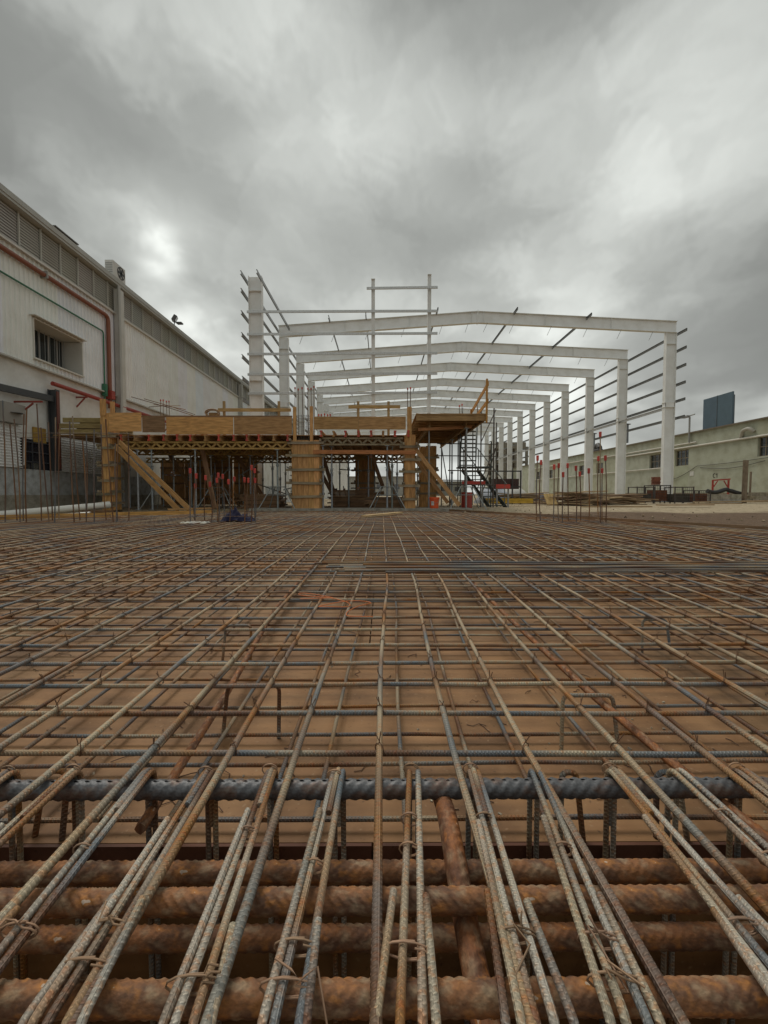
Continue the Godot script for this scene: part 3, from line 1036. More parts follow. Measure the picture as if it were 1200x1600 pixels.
func build_hall() -> void:
	var hl := 11.02
	var hr := 11.38
	for i in FRAME_Z.size():
		var z: float = FRAME_Z[i]
		var lab: String = ORD[i] + " white steel portal frame of the open hall, counted from the camera"
		if i == 0: lab = "nearest white steel portal frame of the open hall"
		elif i == FRAME_Z.size() - 1: lab = "farthest white steel portal frame of the open hall"
		var f := thing("portal_frame", lab, "steel frame", Vector3(0, 0, -z), "white portal frames of the hall")
		add_column(f, XL, hl, 0.62, 1.0)
		add_column(f, XR, hr, 0.70, -1.0)
		var ridge := Vector3(6.4, 12.39, 0)
		for s in 2:
			var e := Vector3(XL - 0.33, 11.43, 0) if s == 0 else Vector3(XR + 0.37, 11.76, 0)
			var d := (ridge - e).normalized()
			var up := Vector3(-d.y, d.x, 0) if s == 0 else Vector3(d.y, -d.x, 0)
			var b := mb(WHITE)
			b.bar(e + up * 0.37, ridge + up * 0.37, 0.28, 0.02, up)
			b.bar(e - up * 0.37, ridge - up * 0.37, 0.28, 0.02, up)
			b.bar(e, ridge, 0.014, 0.718, up)
			for t in [0.33, 0.66, 0.97]: b.box(e.lerp(ridge, t), Vector3(0.016, 0.70, 0.26))
			part(b, "rafter", M.paint, f)
			if i < 7:
				for t in [0.12, 0.28, 0.45, 0.63, 0.82, 0.95]:
					var q := e.lerp(ridge, t) - up * 0.38
					part(mb(Color(0.3, 0.3, 0.29)).rod(q + Vector3(0, 0, 0.12), q + Vector3(-0.22 if s == 0 else -0.3, -0.62, 0.16), 0.014, 5), "tie_rod", M.galvanised, f)
		part(mb(WHITE).box(Vector3(6.4, 12.39, 0), Vector3(0.05, 0.86, 0.3)), "ridge_plate", M.paint, f)
	# the odd column in front, without a rafter yet
	var f0 := thing("steel_column", "tall white steel column in front of the hall behind the timber deck, left", "steel column", Vector3(XL + 0.05, 0, -23.3))
	inst(column_mesh(11.75, 0.69), "shaft", M.paint, f0)
	part(mb(WHITE).box(Vector3(0, 6.57, 0.16), Vector3(0.6, 0.3, 0.012)), "bracket", M.paint, f0)
	part(mb(WHITE).box(Vector3(0, 11.0, 0), Vector3(0.64, 0.02, 0.31)), "stiffener", M.paint, f0)
	part(mb(Color(0.66, 0.67, 0.65)).box(Vector3(0, 0.02, 0), Vector3(0.84, 0.04, 0.42)), "base_plate", M.paint, f0)
	# gable posts
	for g in [[-0.46, 11.63, "left one of two slender white gable posts rising above the rafters"], [2.45, 11.86, "right one of two slender white gable posts rising above the rafters"]]:
		var p := thing("gable_post", g[2], "steel post", Vector3(g[0], 0, -23.3), "white gable posts")
		var b := mb(WHITE)
		for s in [-1.0, 1.0]: b.box(Vector3(s * 0.085, g[1] * 0.5, 0), Vector3(0.012, g[1], 0.16))
		b.box(Vector3(0, g[1] * 0.5, 0), Vector3(0.158, g[1] - 0.004, 0.01))
		part(b, "shaft", M.paint, p)
		part(mb(WHITE).box(Vector3(0, g[1] + 0.006, 0), Vector3(0.2, 0.012, 0.18)), "cap_plate", M.paint, p)
	var ys := [11.11, 9.915, 8.78, 7.77, 6.73, 5.75]
	for k in ys.size():
		var x0 := -6.95 if k > 0 else -0.79
		channel("gable_girt", Vector3(x0, ys[k], -23.14), Vector3(2.86, ys[k] + 0.06, -23.14), Color(0.6, 0.62, 0.62), ("short topmost" if k == 0 else ORD[k]) + " horizontal rail from the top across the two gable posts", "steel rail", "rails across the gable posts", 0.12)
	var lys := [11.50, 10.65, 9.56, 8.49, 7.42, 6.35, 5.30]
	for k in lys.size():
		channel("wall_girt", Vector3(-6.99, lys[k], -22.3), Vector3(-6.99, lys[k], -82.6), Color(0.28, 0.29, 0.29), ORD[k] + " dark rail from the top along the left row of hall columns", "steel rail", "wall rails of the hall")
	channel("wall_girt", Vector3(-6.20, 11.55, -22.3), Vector3(-6.20, 11.55, -30.0), Color(0.28, 0.29, 0.29), "short dark rail on the inner side of the front left column top", "steel rail", "wall rails of the hall")
	var rys := [11.30, 10.17, 9.04, 7.91, 6.81, 5.67]
	for k in rys.size():
		channel("wall_girt", Vector3(19.9, rys[k], -29.2), Vector3(19.9, rys[k], -82.6), Color(0.28, 0.29, 0.29), ORD[k] + " dark rail from the top along the right row of hall columns", "steel rail", "wall rails of the hall")
	channel("eave_strut", Vector3(19.2, 6.35, -30.3), Vector3(19.2, 6.35, -82.0), Color(0.62, 0.63, 0.62), "pale strut tying the right hall columns at their brackets", "steel rail", "")
	var pxs := [-3.5, -1.07, 3.65, 8.85, 13.7]
	for k in pxs.size():
		var x: float = pxs[k]
		var t: float = absf(x - 6.4) / 13.0
		var y := lerpf(12.84, 11.9, t)
		channel("roof_purlin", Vector3(x, y, -29.3), Vector3(x, y, -82.6), Color(0.24, 0.25, 0.25), ORD[k] + " roof purlin from the left over the hall rafters", "steel rail", "roof purlins of the hall")

func channel(called: String, a: Vector3, b: Vector3, k: Color, label: String, category: String, group: String, hh := 0.18) -> void:
	var o := thing(called, label, category, a, group)
	var d := b - a
	var m := mb(k)
	var side := Vector3.UP.cross(d).normalized()
	m.bar(side * -0.03, side * -0.03 + d, 0.006, hh)
	m.bar(Vector3.UP * (hh * 0.5 - 0.002), Vector3.UP * (hh * 0.5 - 0.002) + d, 0.054, 0.004)
	m.bar(Vector3.UP * -(hh * 0.5 - 0.002), Vector3.UP * -(hh * 0.5 - 0.002) + d, 0.054, 0.004)
	part(m, "rail", M.galvanised, o)

# ---------- white warehouse on the left ----------
const WX := -11.7
func build_warehouse() -> void:
	var w := thing("warehouse", "long white ribbed-clad warehouse with a louvre band along the left", "building", Vector3(WX, 0, 0))
	var grime := Color(0.52, 0.51, 0.47)
	var z0 := 4.475
	var pitch := 1.175
	var za := 60.9
	# base wall with the low barred opening left free
	part(mb(Color(0.50, 0.525, 0.54)).box(Vector3(-0.15, 0.54, -(z0 + za) * 0.5), Vector3(0.3, 1.66, za - z0)), "base_wall", M.concrete, w)
	part(mb(Color(0.36, 0.34, 0.29)).box(Vector3(0.012, 0.12, -(z0 + za) * 0.5), Vector3(0.024, 0.8, za - z0)), "base_skirt", M.concrete, w)
	part(mb(Color(0.78, 0.785, 0.775)).box(Vector3(-0.16, 3.1, -(z0 + za) * 0.5), Vector3(0.2, 3.46, za - z0)), "plaster_wall", M.wall, w)
	part(mb(Color(0.4, 0.4, 0.38)).box(Vector3(-1.6, 7.5, -(z0 + za) * 0.5), Vector3(0.3, 4.9, za - z0)), "inner_wall", M.concrete, w)
	# ribbed cladding sheets, two short ones over and two under the window
	var prof := PackedVector2Array()
	for k in 6:
		var s := k * pitch / 6.0
		var q := pitch / 6.0
		for e in [[0.0, 0.0], [0.5, 0.0], [0.6, 0.035], [0.9, 0.035]]: prof.append(Vector2(s + q * e[0], e[1]))
	prof.append(Vector2(pitch, 0.0))
	var n := int((za - z0) / pitch)
	for i in n:
		var zz := z0 + i * pitch
		var spans := [[4.86, 8.42]]
		if i == 9 or i == 10: spans = [[4.86, 5.13], [6.42, 8.42]]
		for s in spans:
			var b := mb(jit(Color(0.83, 0.85, 0.855), 0.025))
			b.sheet(prof, Vector3(rnd(0.0, 0.004), s[0], -zz), Vector3(0, s[1] - s[0], 0), Vector3(0, 0, -1), Vector3(1, 0, 0))
			part(b, "cladding_sheet", M.paint, w)
	part(mb(grime).box(Vector3(0.05, 4.83, -(z0 + za) * 0.5), Vector3(0.16, 0.05, za - z0)), "drip_flashing", M.paint, w)
	part(mb(Color(0.6, 0.59, 0.55)).box(Vector3(0.07, 8.40, -(z0 + za) * 0.5), Vector3(0.14, 0.07, za - z0)), "louvre_sill", M.paint, w)
	# louvre panels
	var lz := z0
	while lz < za - 0.9:
		var lp := mb(jit(Color(0.50, 0.49, 0.44), 0.05))
		for k in 12:
			lp.box(Vector3(-0.02, 8.49 + k * 0.094, -(lz + 0.46)), Vector3(0.115, 0.01, 0.86), Basis.from_euler(Vector3(0, 0, -1.12)))
		var o := part(lp, "louvre_panel", M.paint, w, "stuff")
		part(mb(Color(0.56, 0.55, 0.5)).box(Vector3(0.02, 9.02, -lz), Vector3(0.06, 1.16, 0.03)), "mullion", M.paint, o)
		lz += 0.92
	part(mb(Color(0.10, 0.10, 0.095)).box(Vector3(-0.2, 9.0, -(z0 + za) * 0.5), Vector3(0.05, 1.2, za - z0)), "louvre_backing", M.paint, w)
	var gt := mb(Color(0.40, 0.40, 0.37))
	gt.box(Vector3(0.06, 9.66, -(z0 + za) * 0.5), Vector3(0.34, 0.10, za - z0))
	gt.box(Vector3(0.24, 9.79, -(z0 + za) * 0.5), Vector3(0.03, 0.18, za - z0))
	gt.box(Vector3(0.0, 9.85, -(z0 + za) * 0.5), Vector3(0.2, 0.06, za - z0))
	part(gt, "gutter", M.paint, w)
	part(mb(Color(0.5, 0.5, 0.47)).bar(Vector3(0.1, 9.9, -(z0 + za) * 0.5), Vector3(-18, 11.6, -(z0 + za) * 0.5), za - z0, 0.06), "roof", M.paint, w)
	# pilaster downpipes
	for zz in [19.75, 36.4, 52.0]:
		var pl := mb(Color(0.58, 0.57, 0.53))
		pl.box(Vector3(0.17, 4.7, -zz), Vector3(0.24, 9.5, 0.36))
		part(pl, "pilaster", M.paint, w)
		part(mb(Color(0.45, 0.45, 0.42)).rod(Vector3(0.36, 0.0, -zz + 0.3), Vector3(0.36, 9.5, -zz + 0.3), 0.06, 10), "downpipe", M.paint, w)
	# deep window
	var win := Node3D.new()
	win.name = "window"
	w.add_child(win)
	var wa := 15.05
	var wb := 17.40
	var wh := Color(0.62, 0.61, 0.56)
	part(mb(wh).box(Vector3(-0.36, 6.44, -(wa + wb) * 0.5), Vector3(0.84, 0.04, wb - wa)), "lintel", M.paint, win)
	part(mb(wh).box(Vector3(-0.33, 5.10, -(wa + wb) * 0.5), Vector3(0.90, 0.05, wb - wa + 0.1)), "sill", M.paint, win)
	for zz in [wa - 0.02, wb + 0.02]: part(mb(wh).box(Vector3(-0.33, 5.77, -zz), Vector3(0.82, 1.28, 0.038)), "jamb", M.paint, win)
	part(mb(Color(0.015, 0.02, 0.025)).box(Vector3(-0.72, 5.77, -(wa + wb) * 0.5), Vector3(0.02, 1.28, wb - wa - 0.01)), "pane", M.glass, win)
	var zz2 := wa + 0.08
	while zz2 < wb:
		part(mb(Color(0.3, 0.31, 0.31)).rod(Vector3(-0.55, 5.13, -zz2), Vector3(-0.55, 6.40, -zz2), 0.011, 6), "bar", M.paint, win)
		zz2 += 0.24
	for k in 5: part(mb(Color(0.42, 0.42, 0.4)).box(Vector3(-0.69, 5.77, -(wa + 0.3 + k * 0.44)), Vector3(0.04, 1.26, 0.05)), "mullion", M.paint, win)
	part(mb(wh).box(Vector3(0.1, 6.50, -(wa + wb) * 0.5), Vector3(0.22, 0.025, wb - wa + 0.25)), "hood", M.paint, win)
	# screen of white corrugated sheets standing on the base wall
	var sine := PackedVector2Array()
	for k in 16 * 6 + 1: sine.append(Vector2(k * 0.0147, 0.034 * sin(TAU * k / 6.0)))
	for s in [[11.2, 14.38, 1.39, "white corrugated sheet"], [15.86, 18.7, 1.36, ""]]:
		var b := mb(Color(0.84, 0.85, 0.85))
		b.sheet(sine, Vector3(0.04, s[2], -s[0]), Vector3(0, 0, -(s[1] - s[0])), Vector3(0, 1, 0), Vector3(1, 0, 0))
		part(b, "corrugated_sheet", M.paint, w)
	# low barred opening between the sheets
	var op := Node3D.new()
	op.name = "low_opening"
	w.add_child(op)
	part(mb(Color(0.025, 0.027, 0.035)).box(Vector3(-0.04, 1.88, -15.1), Vector3(0.03, 1.0, 1.35)), "dark_panel", M.glass, op)
	for k in 3: part(mb(Color(0.06, 0.065, 0.075)).box(Vector3(0.01, 1.62 + k * 0.33, -15.1), Vector3(0.03, 0.04, 1.35)), "bar", M.paint, op)
	for k in 4: part(mb(Color(0.06, 0.065, 0.075)).box(Vector3(0.012, 1.87, -(14.5 + k * 0.38)), Vector3(0.03, 0.98, 0.03)), "bar", M.paint, op)
	part(mb(Color(0.62, 0.62, 0.6)).tube(fillet([Vector3(0.08, 2.6, -14.46), Vector3(0.08, 1.5, -14.46), Vector3(0.08, 1.42, -14.1)], 0.1), 0.025, 8), "conduit", M.plastic, w)

	# steel post and beam on the base wall
	var g := thing("steel_gantry", "dark steel post and beam standing over the white corrugated sheets at left", "steel post", Vector3(WX, 1.37, -15.72))
	var gp := mb(Color(0.055, 0.06, 0.065))
	gp.box(Vector3(0.13, 1.42, 0), Vector3(0.02, 2.84, 0.2)); gp.box(Vector3(-0.13, 1.42, 0), Vector3(0.02, 2.84, 0.2)); gp.box(Vector3(0, 1.42, 0), Vector3(0.24, 2.84, 0.02))
	part(gp, "post", M.paint, g)
	g.position.x += 0.16
	part(mb(Color(0.055, 0.06, 0.065)).bar(Vector3(0.02, 2.50, 0.11), Vector3(0.02, 2.30, 4.2), 0.14, 0.2), "beam", M.paint, g)
	part(mb(Color(0.16, 0.05, 0.035)).box(Vector3(0.16, 1.42, 0.02), Vector3(0.03, 2.7, 0.12)), "primed_flange", M.paint, g)
	# pipes along the wall
	var red := thing("fire_pipe", "red fire main running along the white warehouse wall", "pipe", Vector3(WX, 4.4, 0))
	part(mb(Color(0.33, 0.045, 0.03)).tube(fillet([Vector3(0.22, 0, -15.6), Vector3(0.22, -0.02, -30.0), Vector3(-0.2, -0.02, -30.0)], 0.15), 0.075, 12), "pipe", M.paint, red)
	for zz in [17.2, 20.6, 24.0, 27.4]:
		var br := mb(Color(0.28, 0.045, 0.035))
		br.bar(Vector3(-0.06, -0.13, -zz), Vector3(0.36, -0.13, -zz), 0.05, 0.05); br.bar(Vector3(-0.06, -0.5, -zz), Vector3(0.26, -0.16, -zz), 0.04, 0.04)
		part(br, "bracket", M.paint, red)
	var rb := thing("wall_bracket", "red steel wall bracket above the leftmost corrugated sheet", "bracket", Vector3(WX - 0.06, 3.0, -14.3))
	part(mb(Color(0.3, 0.05, 0.035)).bar(Vector3(0, 0.5, 0), Vector3(0.9, 0.5, 0), 0.05, 0.05), "arm", M.paint, rb)
	part(mb(Color(0.3, 0.05, 0.035)).bar(Vector3(0, 0.0, 0), Vector3(0.6, 0.45, 0), 0.04, 0.04), "brace", M.paint, rb)
	var un := thing("condenser_box", "small grey unit on the wall above the leftmost corrugated sheet", "air conditioner", Vector3(WX + 0.12, 2.76, -13.9))
	part(mb(Color(0.33, 0.31, 0.28)).box(Vector3(0, 0.3, 0), Vector3(0.35, 0.6, 0.8)), "casing", M.paint, un)
	part(mb(Color(0.1, 0.1, 0.1)).lathe(Vector3(0.18, 0.3, 0), PackedVector2Array([Vector2(0.2, 0), Vector2(0.2, 0.012), Vector2(0, 0.014)]), 16), "fan_grille", M.plastic, un)
	var yb := thing("yellow_box", "dull yellow board behind the dark steel post", "board", Vector3(WX - 0.02, 2.3, -15.25))
	part(mb(Color(0.45, 0.29, 0.07)).box(Vector3(0, 0.25, 0), Vector3(0.05, 0.52, 0.55)), "panel", M.timber, yb)
	var bn := thing("drain_pipe", "brown-red pipe along the upper warehouse wall turning down by the pilaster", "pipe", Vector3(WX, 0, 0))
	part(mb(Color(0.25, 0.085, 0.045)).tube(fillet([Vector3(0.14, 8.06, -4.5), Vector3(0.14, 8.04, -19.0), Vector3(0.14, 4.2, -19.0)], 0.25), 0.08, 12), "pipe", M.paint, bn)
	for zz in [8.0, 12.0, 15.5]: part(mb(Color(0.35, 0.35, 0.33)).box(Vector3(0.12, 8.06, -zz), Vector3(0.26, 0.24, 0.05)), "clip", M.paint, bn)
	part(mb(Color(0.36, 0.05, 0.035)).box(Vector3(0.16, 4.75, -19.0), Vector3(0.26, 0.35, 0.26)), "valve", M.paint, bn)
	var gn := thing("green_pipe", "thin green pipe below the brown-red one on the warehouse wall", "pipe", Vector3(WX, 0, 0))
	part(mb(Color(0.04, 0.17, 0.10)).tube(fillet([Vector3(0.10, 7.33, -4.5), Vector3(0.10, 7.31, -18.72), Vector3(0.10, 4.1, -18.72)], 0.12), 0.03, 9), "pipe", M.paint, gn)
	part(mb(Color(0.04, 0.17, 0.10)).box(Vector3(0.10, 4.9, -18.72), Vector3(0.16, 0.5, 0.14)), "sleeve", M.paint, gn)
	# roof edge units
	var ac := thing("air_conditioner", "white outdoor air conditioner with black fan on the warehouse roof edge", "air conditioner", Vector3(WX + 0.05, 9.88, -19.75))
	part(mb(Color(0.60, 0.60, 0.57)).box(Vector3(0, 0.42, 0), Vector3(0.42, 0.76, 1.1)), "casing", M.paint, ac)
	var fan := mb(Color(0.02, 0.02, 0.022))
	var ring := PackedVector3Array()
	for k in 21: ring.append(Vector3(0.22, 0.42 + 0.31 * sin(TAU * k / 20.0), -0.15 + 0.31 * cos(TAU * k / 20.0)))
	fan.tube(ring, 0.02, 6)
	for k in 6: fan.bar(Vector3(0.222, 0.42, -0.15), Vector3(0.222, 0.42 + 0.3 * sin(TAU * k / 6.0), -0.15 + 0.3 * cos(TAU * k / 6.0)), 0.012, 0.12)
	part(fan, "fan", M.plastic, ac)
	var sl := mb(Color(0.3, 0.3, 0.29))
	for k in 6: sl.box(Vector3(0, 0.2 + k * 0.09, 0.556), Vector3(0.36, 0.035, 0.012))
	part(sl, "grille", M.paint, ac)
	for zz in [-0.4, 0.4]: part(mb(Color(0.2, 0.2, 0.2)).box(Vector3(0, 0.02, zz), Vector3(0.4, 0.05, 0.06)), "foot", M.paint, ac)
	ac.scale = Vector3(0.82, 0.82, 0.82)
	var fl := thing("floodlight", "unlit floodlight on the edge of the warehouse roof", "floodlight", Vector3(WX + 0.2, 9.86, -24.9))
	part(mb(Color(0.1, 0.1, 0.1)).rod(Vector3(0, 0, 0), Vector3(0, 0.3, 0), 0.03, 8), "stem", M.paint, fl)
	part(mb(Color(0.09, 0.09, 0.085)).box(Vector3(0.05, 0.5, 0.05), Vector3(0.22, 0.42, 0.55), Basis.from_euler(Vector3(0, 0.3, -0.5))), "lamp_head", M.paint, fl)
	part(mb(Color(0.25, 0.25, 0.24)).box(Vector3(0.18, 0.46, 0.02), Vector3(0.015, 0.34, 0.46), Basis.from_euler(Vector3(0, 0.3, -0.5))), "lens", M.glass, fl)
	part(mb(Color(0.1, 0.1, 0.1)).box(Vector3(0.3, 0.26, -0.2), Vector3(0.4, 0.1, 0.35)), "gear_box", M.paint, fl)
	fl.scale = Vector3(0.75, 0.75, 0.75)
	var vt := thing("roof_vent", "low dark box on the warehouse roof edge above the brown pipe", "vent", Vector3(WX - 0.1, 9.88, -16.6))
	part(mb(Color(0.2, 0.19, 0.17)).box(Vector3(0, 0.05, 0), Vector3(0.5, 0.1, 1.1)), "hood", M.paint, vt)
	part(mb(Color(0.14, 0.13, 0.12)).box(Vector3(0, 0.12, 0), Vector3(0.6, 0.04, 1.2)), "lid", M.paint, vt)
	# white plastic pipes on the ground before the wall
	var pp := [[Vector3(-9.6, -0.10, -10.3), Vector3(-7.2, 0.02, -10.9), 0.085, "nearer white plastic pipe lying before the yellow edge plank"], [Vector3(-11.3, -0.1, -11.6), Vector3(-9.0, 0.20, -14.6), 0.1, "farther white plastic pipe lying along the warehouse base"]]
	for q in pp:
		var o := thing("plastic_pipe", q[3], "pipe", Vector3.ZERO, "white plastic pipes on the ground")
		part(mb(Color(0.72, 0.71, 0.66)).rod(q[0], q[1], q[2], 14), "tube", M.plastic, o)
		var e: Vector3 = (q[1] - q[0]).normalized()
		part(mb(Color(0.72, 0.71, 0.66)).rod(q[1] - e * 0.22, q[1] + e * 0.012, q[2] + 0.012, 14), "socket", M.plastic, o)
		part(mb(Color(0.03, 0.03, 0.03)).rod(q[1] + e * 0.012, q[1] + e * 0.014, q[2] - 0.008, 14), "bore", M.plastic, o)

# ---------- long green building on the right ----------
const GX := 33.2
func build_far_side() -> void:
	var g := thing("factory", "long low green-grey factory wall with sloping brown roof along the right", "building", Vector3(GX, 0, 0))
	var green := Color(0.44, 0.455, 0.365)
	var wins := [[37.2, 39.1, 3.85, 5.55], [47.9, 50.1, 3.68, 5.42], [52.5, 54.9, 3.7, 5.35], [60.5, 62.5, 3.6, 5.3], [66.5, 68.5, 3.6, 5.3], [72.5, 74.5, 3.6, 5.3], [79, 81, 3.6, 5.3], [86, 88, 3.6, 5.3], [93, 95, 3.6, 5.3]]
	# wall panels between, under and over the windows
	var zc := 24.0
	for s in wins + [[112.0, 112.0, 0, 0]]:
		part(mb(jit(green, 0.03)).box(Vector3(0.15, 3.575, -(zc + s[0]) * 0.5), Vector3(0.3, 7.15, s[0] - zc)), "wall", M.wall, g)
		if s[1] > s[0]:
			part(mb(jit(green, 0.02)).box(Vector3(0.15, s[2] * 0.5, -(s[0] + s[1]) * 0.5), Vector3(0.3, s[2], s[1] - s[0])), "wall", M.wall, g)
			part(mb(jit(green, 0.02)).box(Vector3(0.15, (s[3] + 7.15) * 0.5, -(s[0] + s[1]) * 0.5), Vector3(0.3, 7.15 - s[3], s[1] - s[0])), "wall", M.wall, g)
			var o := part(mb(Color(0.025, 0.028, 0.03)).box(Vector3(0.24, (s[2] + s[3]) * 0.5, -(s[0] + s[1]) * 0.5), Vector3(0.02, s[3] - s[2], s[1] - s[0])), "window", M.glass, g)
			for k in 4: part(mb(Color(0.3, 0.26, 0.2)).box(Vector3(0.21, (s[2] + s[3]) * 0.5, -(s[0] + (k + 0.06) * (s[1] - s[0]) / 3.1)), Vector3(0.05, s[3] - s[2], 0.06)), "mullion", M.timber, o)
			for k in 3: part(mb(Color(0.32, 0.28, 0.22)).box(Vector3(0.215, s[2] + 0.04 + k * (s[3] - s[2] - 0.08) * 0.5, -(s[0] + s[1]) * 0.5), Vector3(0.04, 0.06, s[1] - s[0])), "transom", M.timber, o)
		zc = s[1]
	part(mb(Color(0.23, 0.19, 0.15)).bar(Vector3(-0.25, 7.12, -68), Vector3(14, 9.9, -68), 90, 0.12), "roof", M.paint, g)
	part(mb(Color(0.27, 0.23, 0.17)).box(Vector3(-0.03, 0.35, -68), Vector3(0.06, 0.7, 88)), "plinth", M.concrete, g)
	# rain pipes along the wall
	for q in [[5.62, 24.0, 61.5, 0.10], [6.02, 46.6, 100.0, 0.08], [3.62, 51.0, 100.0, 0.07]]:
		part(mb(Color(0.60, 0.58, 0.52)).rod(Vector3(-0.14, q[0], -q[1]), Vector3(-0.14, q[0], -q[2]), q[3], 10), "wall_pipe", M.paint, g)
	part(mb(Color(0.42, 0.41, 0.36)).tube(fillet([Vector3(-0.05, 5.7, -40.9), Vector3(-0.3, 6.35, -40.4), Vector3(-0.3, 6.45, -39.7), Vector3(-0.1, 6.1, -39.4)], 0.25), 0.16, 12), "elbow_duct", M.paint, g)
	# painted mark on the wall
	var tm := TextMesh.new()
	tm.text = "C1"
	tm.font_size = 64
	tm.pixel_size = 0.0095
	tm.depth = 0.01
	var tx := inst(tm, "painted_mark", material("mark", 0.9), g)
	M.mark.albedo_color = Color(0.12, 0.12, 0.1)
	tx.position = Vector3(-0.012, 2.42, -43.95)
	tx.rotation.y = -PI / 2
	part(mb(Color(0.66, 0.66, 0.63)).box(Vector3(-0.02, 2.75, -47.3), Vector3(0.03, 0.5, 0.6)), "notice_board", M.paint, g)
	# cable along the wall
	for q in [[3.8, 36.0, 3.5, 46.5, 0.1], [3.5, 46.5, 2.2, 52.5, 0.45], [3.45, 38.2, 3.3, 46.0, 0.35]]:
		var p := PackedVector3Array()
		for k in 13:
			var t := k / 12.0
			p.append(Vector3(-0.08, lerpf(q[0], q[2], t) - q[4] * sin(PI * t), -lerpf(q[1], q[3], t)))
		part(mb(Color(0.08, 0.075, 0.065)).tube(p, 0.028, 5), "cable", M.plastic, g)
	var bp := thing("roof_panel", "blue-grey two-part metal enclosure standing on the green factory wall", "enclosure", Vector3(GX, 7.2, -43.9))
	for s in [-1.0, 1.0]: part(mb(jit(Color(0.075, 0.125, 0.165), 0.08)).box(Vector3(0.0, 1.53, s * 0.955), Vector3(0.14, 3.06, 1.89)), "panel", M.paint, bp)
	part(mb(Color(0.07, 0.08, 0.09)).box(Vector3(0.01, 1.53, 0), Vector3(0.2, 3.1, 0.06)), "seam_post", M.paint, bp)
	part(mb(Color(0.1, 0.12, 0.13)).box(Vector3(0.2, 1.4, 0), Vector3(0.25, 2.8, 3.4)), "casing", M.paint, bp)
	var lm := thing("yard_lamp", "grey wall-mounted lamp arm beside the blue-grey enclosure", "lamp", Vector3(GX - 0.2, 6.1, -47.6))
	part(mb(Color(0.33, 0.33, 0.31)).rod(Vector3(0, 0, 0), Vector3(0, 2.7, 0), 0.09, 10), "mast", M.paint, lm)
	part(mb(Color(0.33, 0.33, 0.31)).tube(fillet([Vector3(0, 2.6, 0), Vector3(0, 2.85, 0), Vector3(-0.1, 2.85, 0.9)], 0.1), 0.06, 8), "arm", M.paint, lm)
	part(mb(Color(0.25, 0.25, 0.24)).box(Vector3(-0.1, 2.80, -0.45), Vector3(0.35, 0.2, 0.9)), "lamp_head", M.paint, lm)
	for q in [[36.0, 8.1, -65.4, 2.6, "tall grey roof flue with a flat cowl behind the second right column"], [35.2, 7.9, -74.0, 2.6, "shorter roof flue among ducts on the far factory roof"]]:
		var ch := thing("roof_flue", q[4], "flue", Vector3(q[0], q[1], q[2]), "flues on the factory roof")
		part(mb(Color(0.16, 0.17, 0.18)).rod(Vector3.ZERO, Vector3(0, q[3], 0), 0.33, 14), "stack", M.paint, ch)
		part(mb(Color(0.14, 0.15, 0.16)).lathe(Vector3(0, q[3] + 0.08, 0), PackedVector2Array([Vector2(0, 0), Vector2(0.6, 0), Vector2(0.6, 0.06), Vector2(0, 0.2)]), 16), "cowl", M.paint, ch)
	var bl := thing("blower", "dark fan housing on the far factory roof beside the flue", "blower", Vector3(34.2, 7.5, -70.5))
	part(mb(Color(0.1, 0.1, 0.1)).tube(fillet([Vector3(0, 0.1, -0.9), Vector3(0, 0.5, -0.3), Vector3(0, 0.9, 0.3), Vector3(0, 0.3, 0.9)], 0.4), 0.4, 10), "housing", M.paint, bl)
	part(mb(Color(0.12, 0.12, 0.12)).box(Vector3(0, 0.06, 0), Vector3(0.8, 0.25, 2.2)), "base", M.paint, bl)
	# half-built block far behind
	var h := thing("concrete_block_house", "far unfinished brown-grey building with open floors between the right columns", "building", Vector3(32.8, 0, -118))
	for k in 4: part(mb(Color(0.27, 0.24, 0.19)).box(Vector3(0, 1.6 + k * 3.6, 0), Vector3(9, 0.5, 10)), "floor_slab", M.concrete, h)
	part(mb(Color(0.27, 0.24, 0.19)).box(Vector3(0, 13.1, -0.6), Vector3(8.6, 1.6, 8.6)), "parapet", M.concrete, h)
	for k in 4:
		for j in 4: part(mb(Color(0.25, 0.225, 0.18)).box(Vector3(-4.2 + j * 2.8, 3.4 + (k - 1) * 3.6, 4.6), Vector3(0.6, 3.1, 0.6)), "pillar", M.concrete, h)
	part(mb(Color(0.2, 0.17, 0.14)).box(Vector3(0, 6, -1), Vector3(8.4, 12, 0.3)), "back_wall", M.concrete, h)
	# distant sheds that close the view through the hall
	for q in [[-6.0, 135.0, 26.0, 5.5, Color(0.42, 0.42, 0.4), "far pale shed seen low through the hall, left"], [16.0, 150.0, 22.0, 4.5, Color(0.30, 0.30, 0.27), "far grey shed seen low through the hall, right"]]:
		var o := thing("shed", q[5], "building", Vector3(q[0], 0, -q[1]), "far sheds behind the hall")
		part(mb(q[4]).box(Vector3(0, q[3] * 0.5, 0), Vector3(q[2], q[3], 8)), "wall", M.concrete, o)
		part(mb(Color(0.3, 0.29, 0.27)).box(Vector3(0, q[3] + 0.15, 0), Vector3(q[2] + 0.8, 0.3, 8.8)), "roof", M.paint, o)
		for k in 5: part(mb(Color(0.06, 0.06, 0.065)).box(Vector3(q[2] * (-0.4 + 0.2 * k), q[3] * 0.5, 4.02), Vector3(1.6, 1.4, 0.05)), "window", M.glass, o)

# ---------- timber formwork of the raised slab ----------
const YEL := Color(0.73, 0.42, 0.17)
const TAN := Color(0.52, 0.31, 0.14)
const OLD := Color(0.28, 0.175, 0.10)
const GREYW := Color(0.33, 0.28, 0.2)
const FZ := 15.2

func fx(px: float, z := FZ) -> float:
	return at(px, 772, z).x
func fy(py: float, z := FZ) -> float:
	return at(597, py, z).y

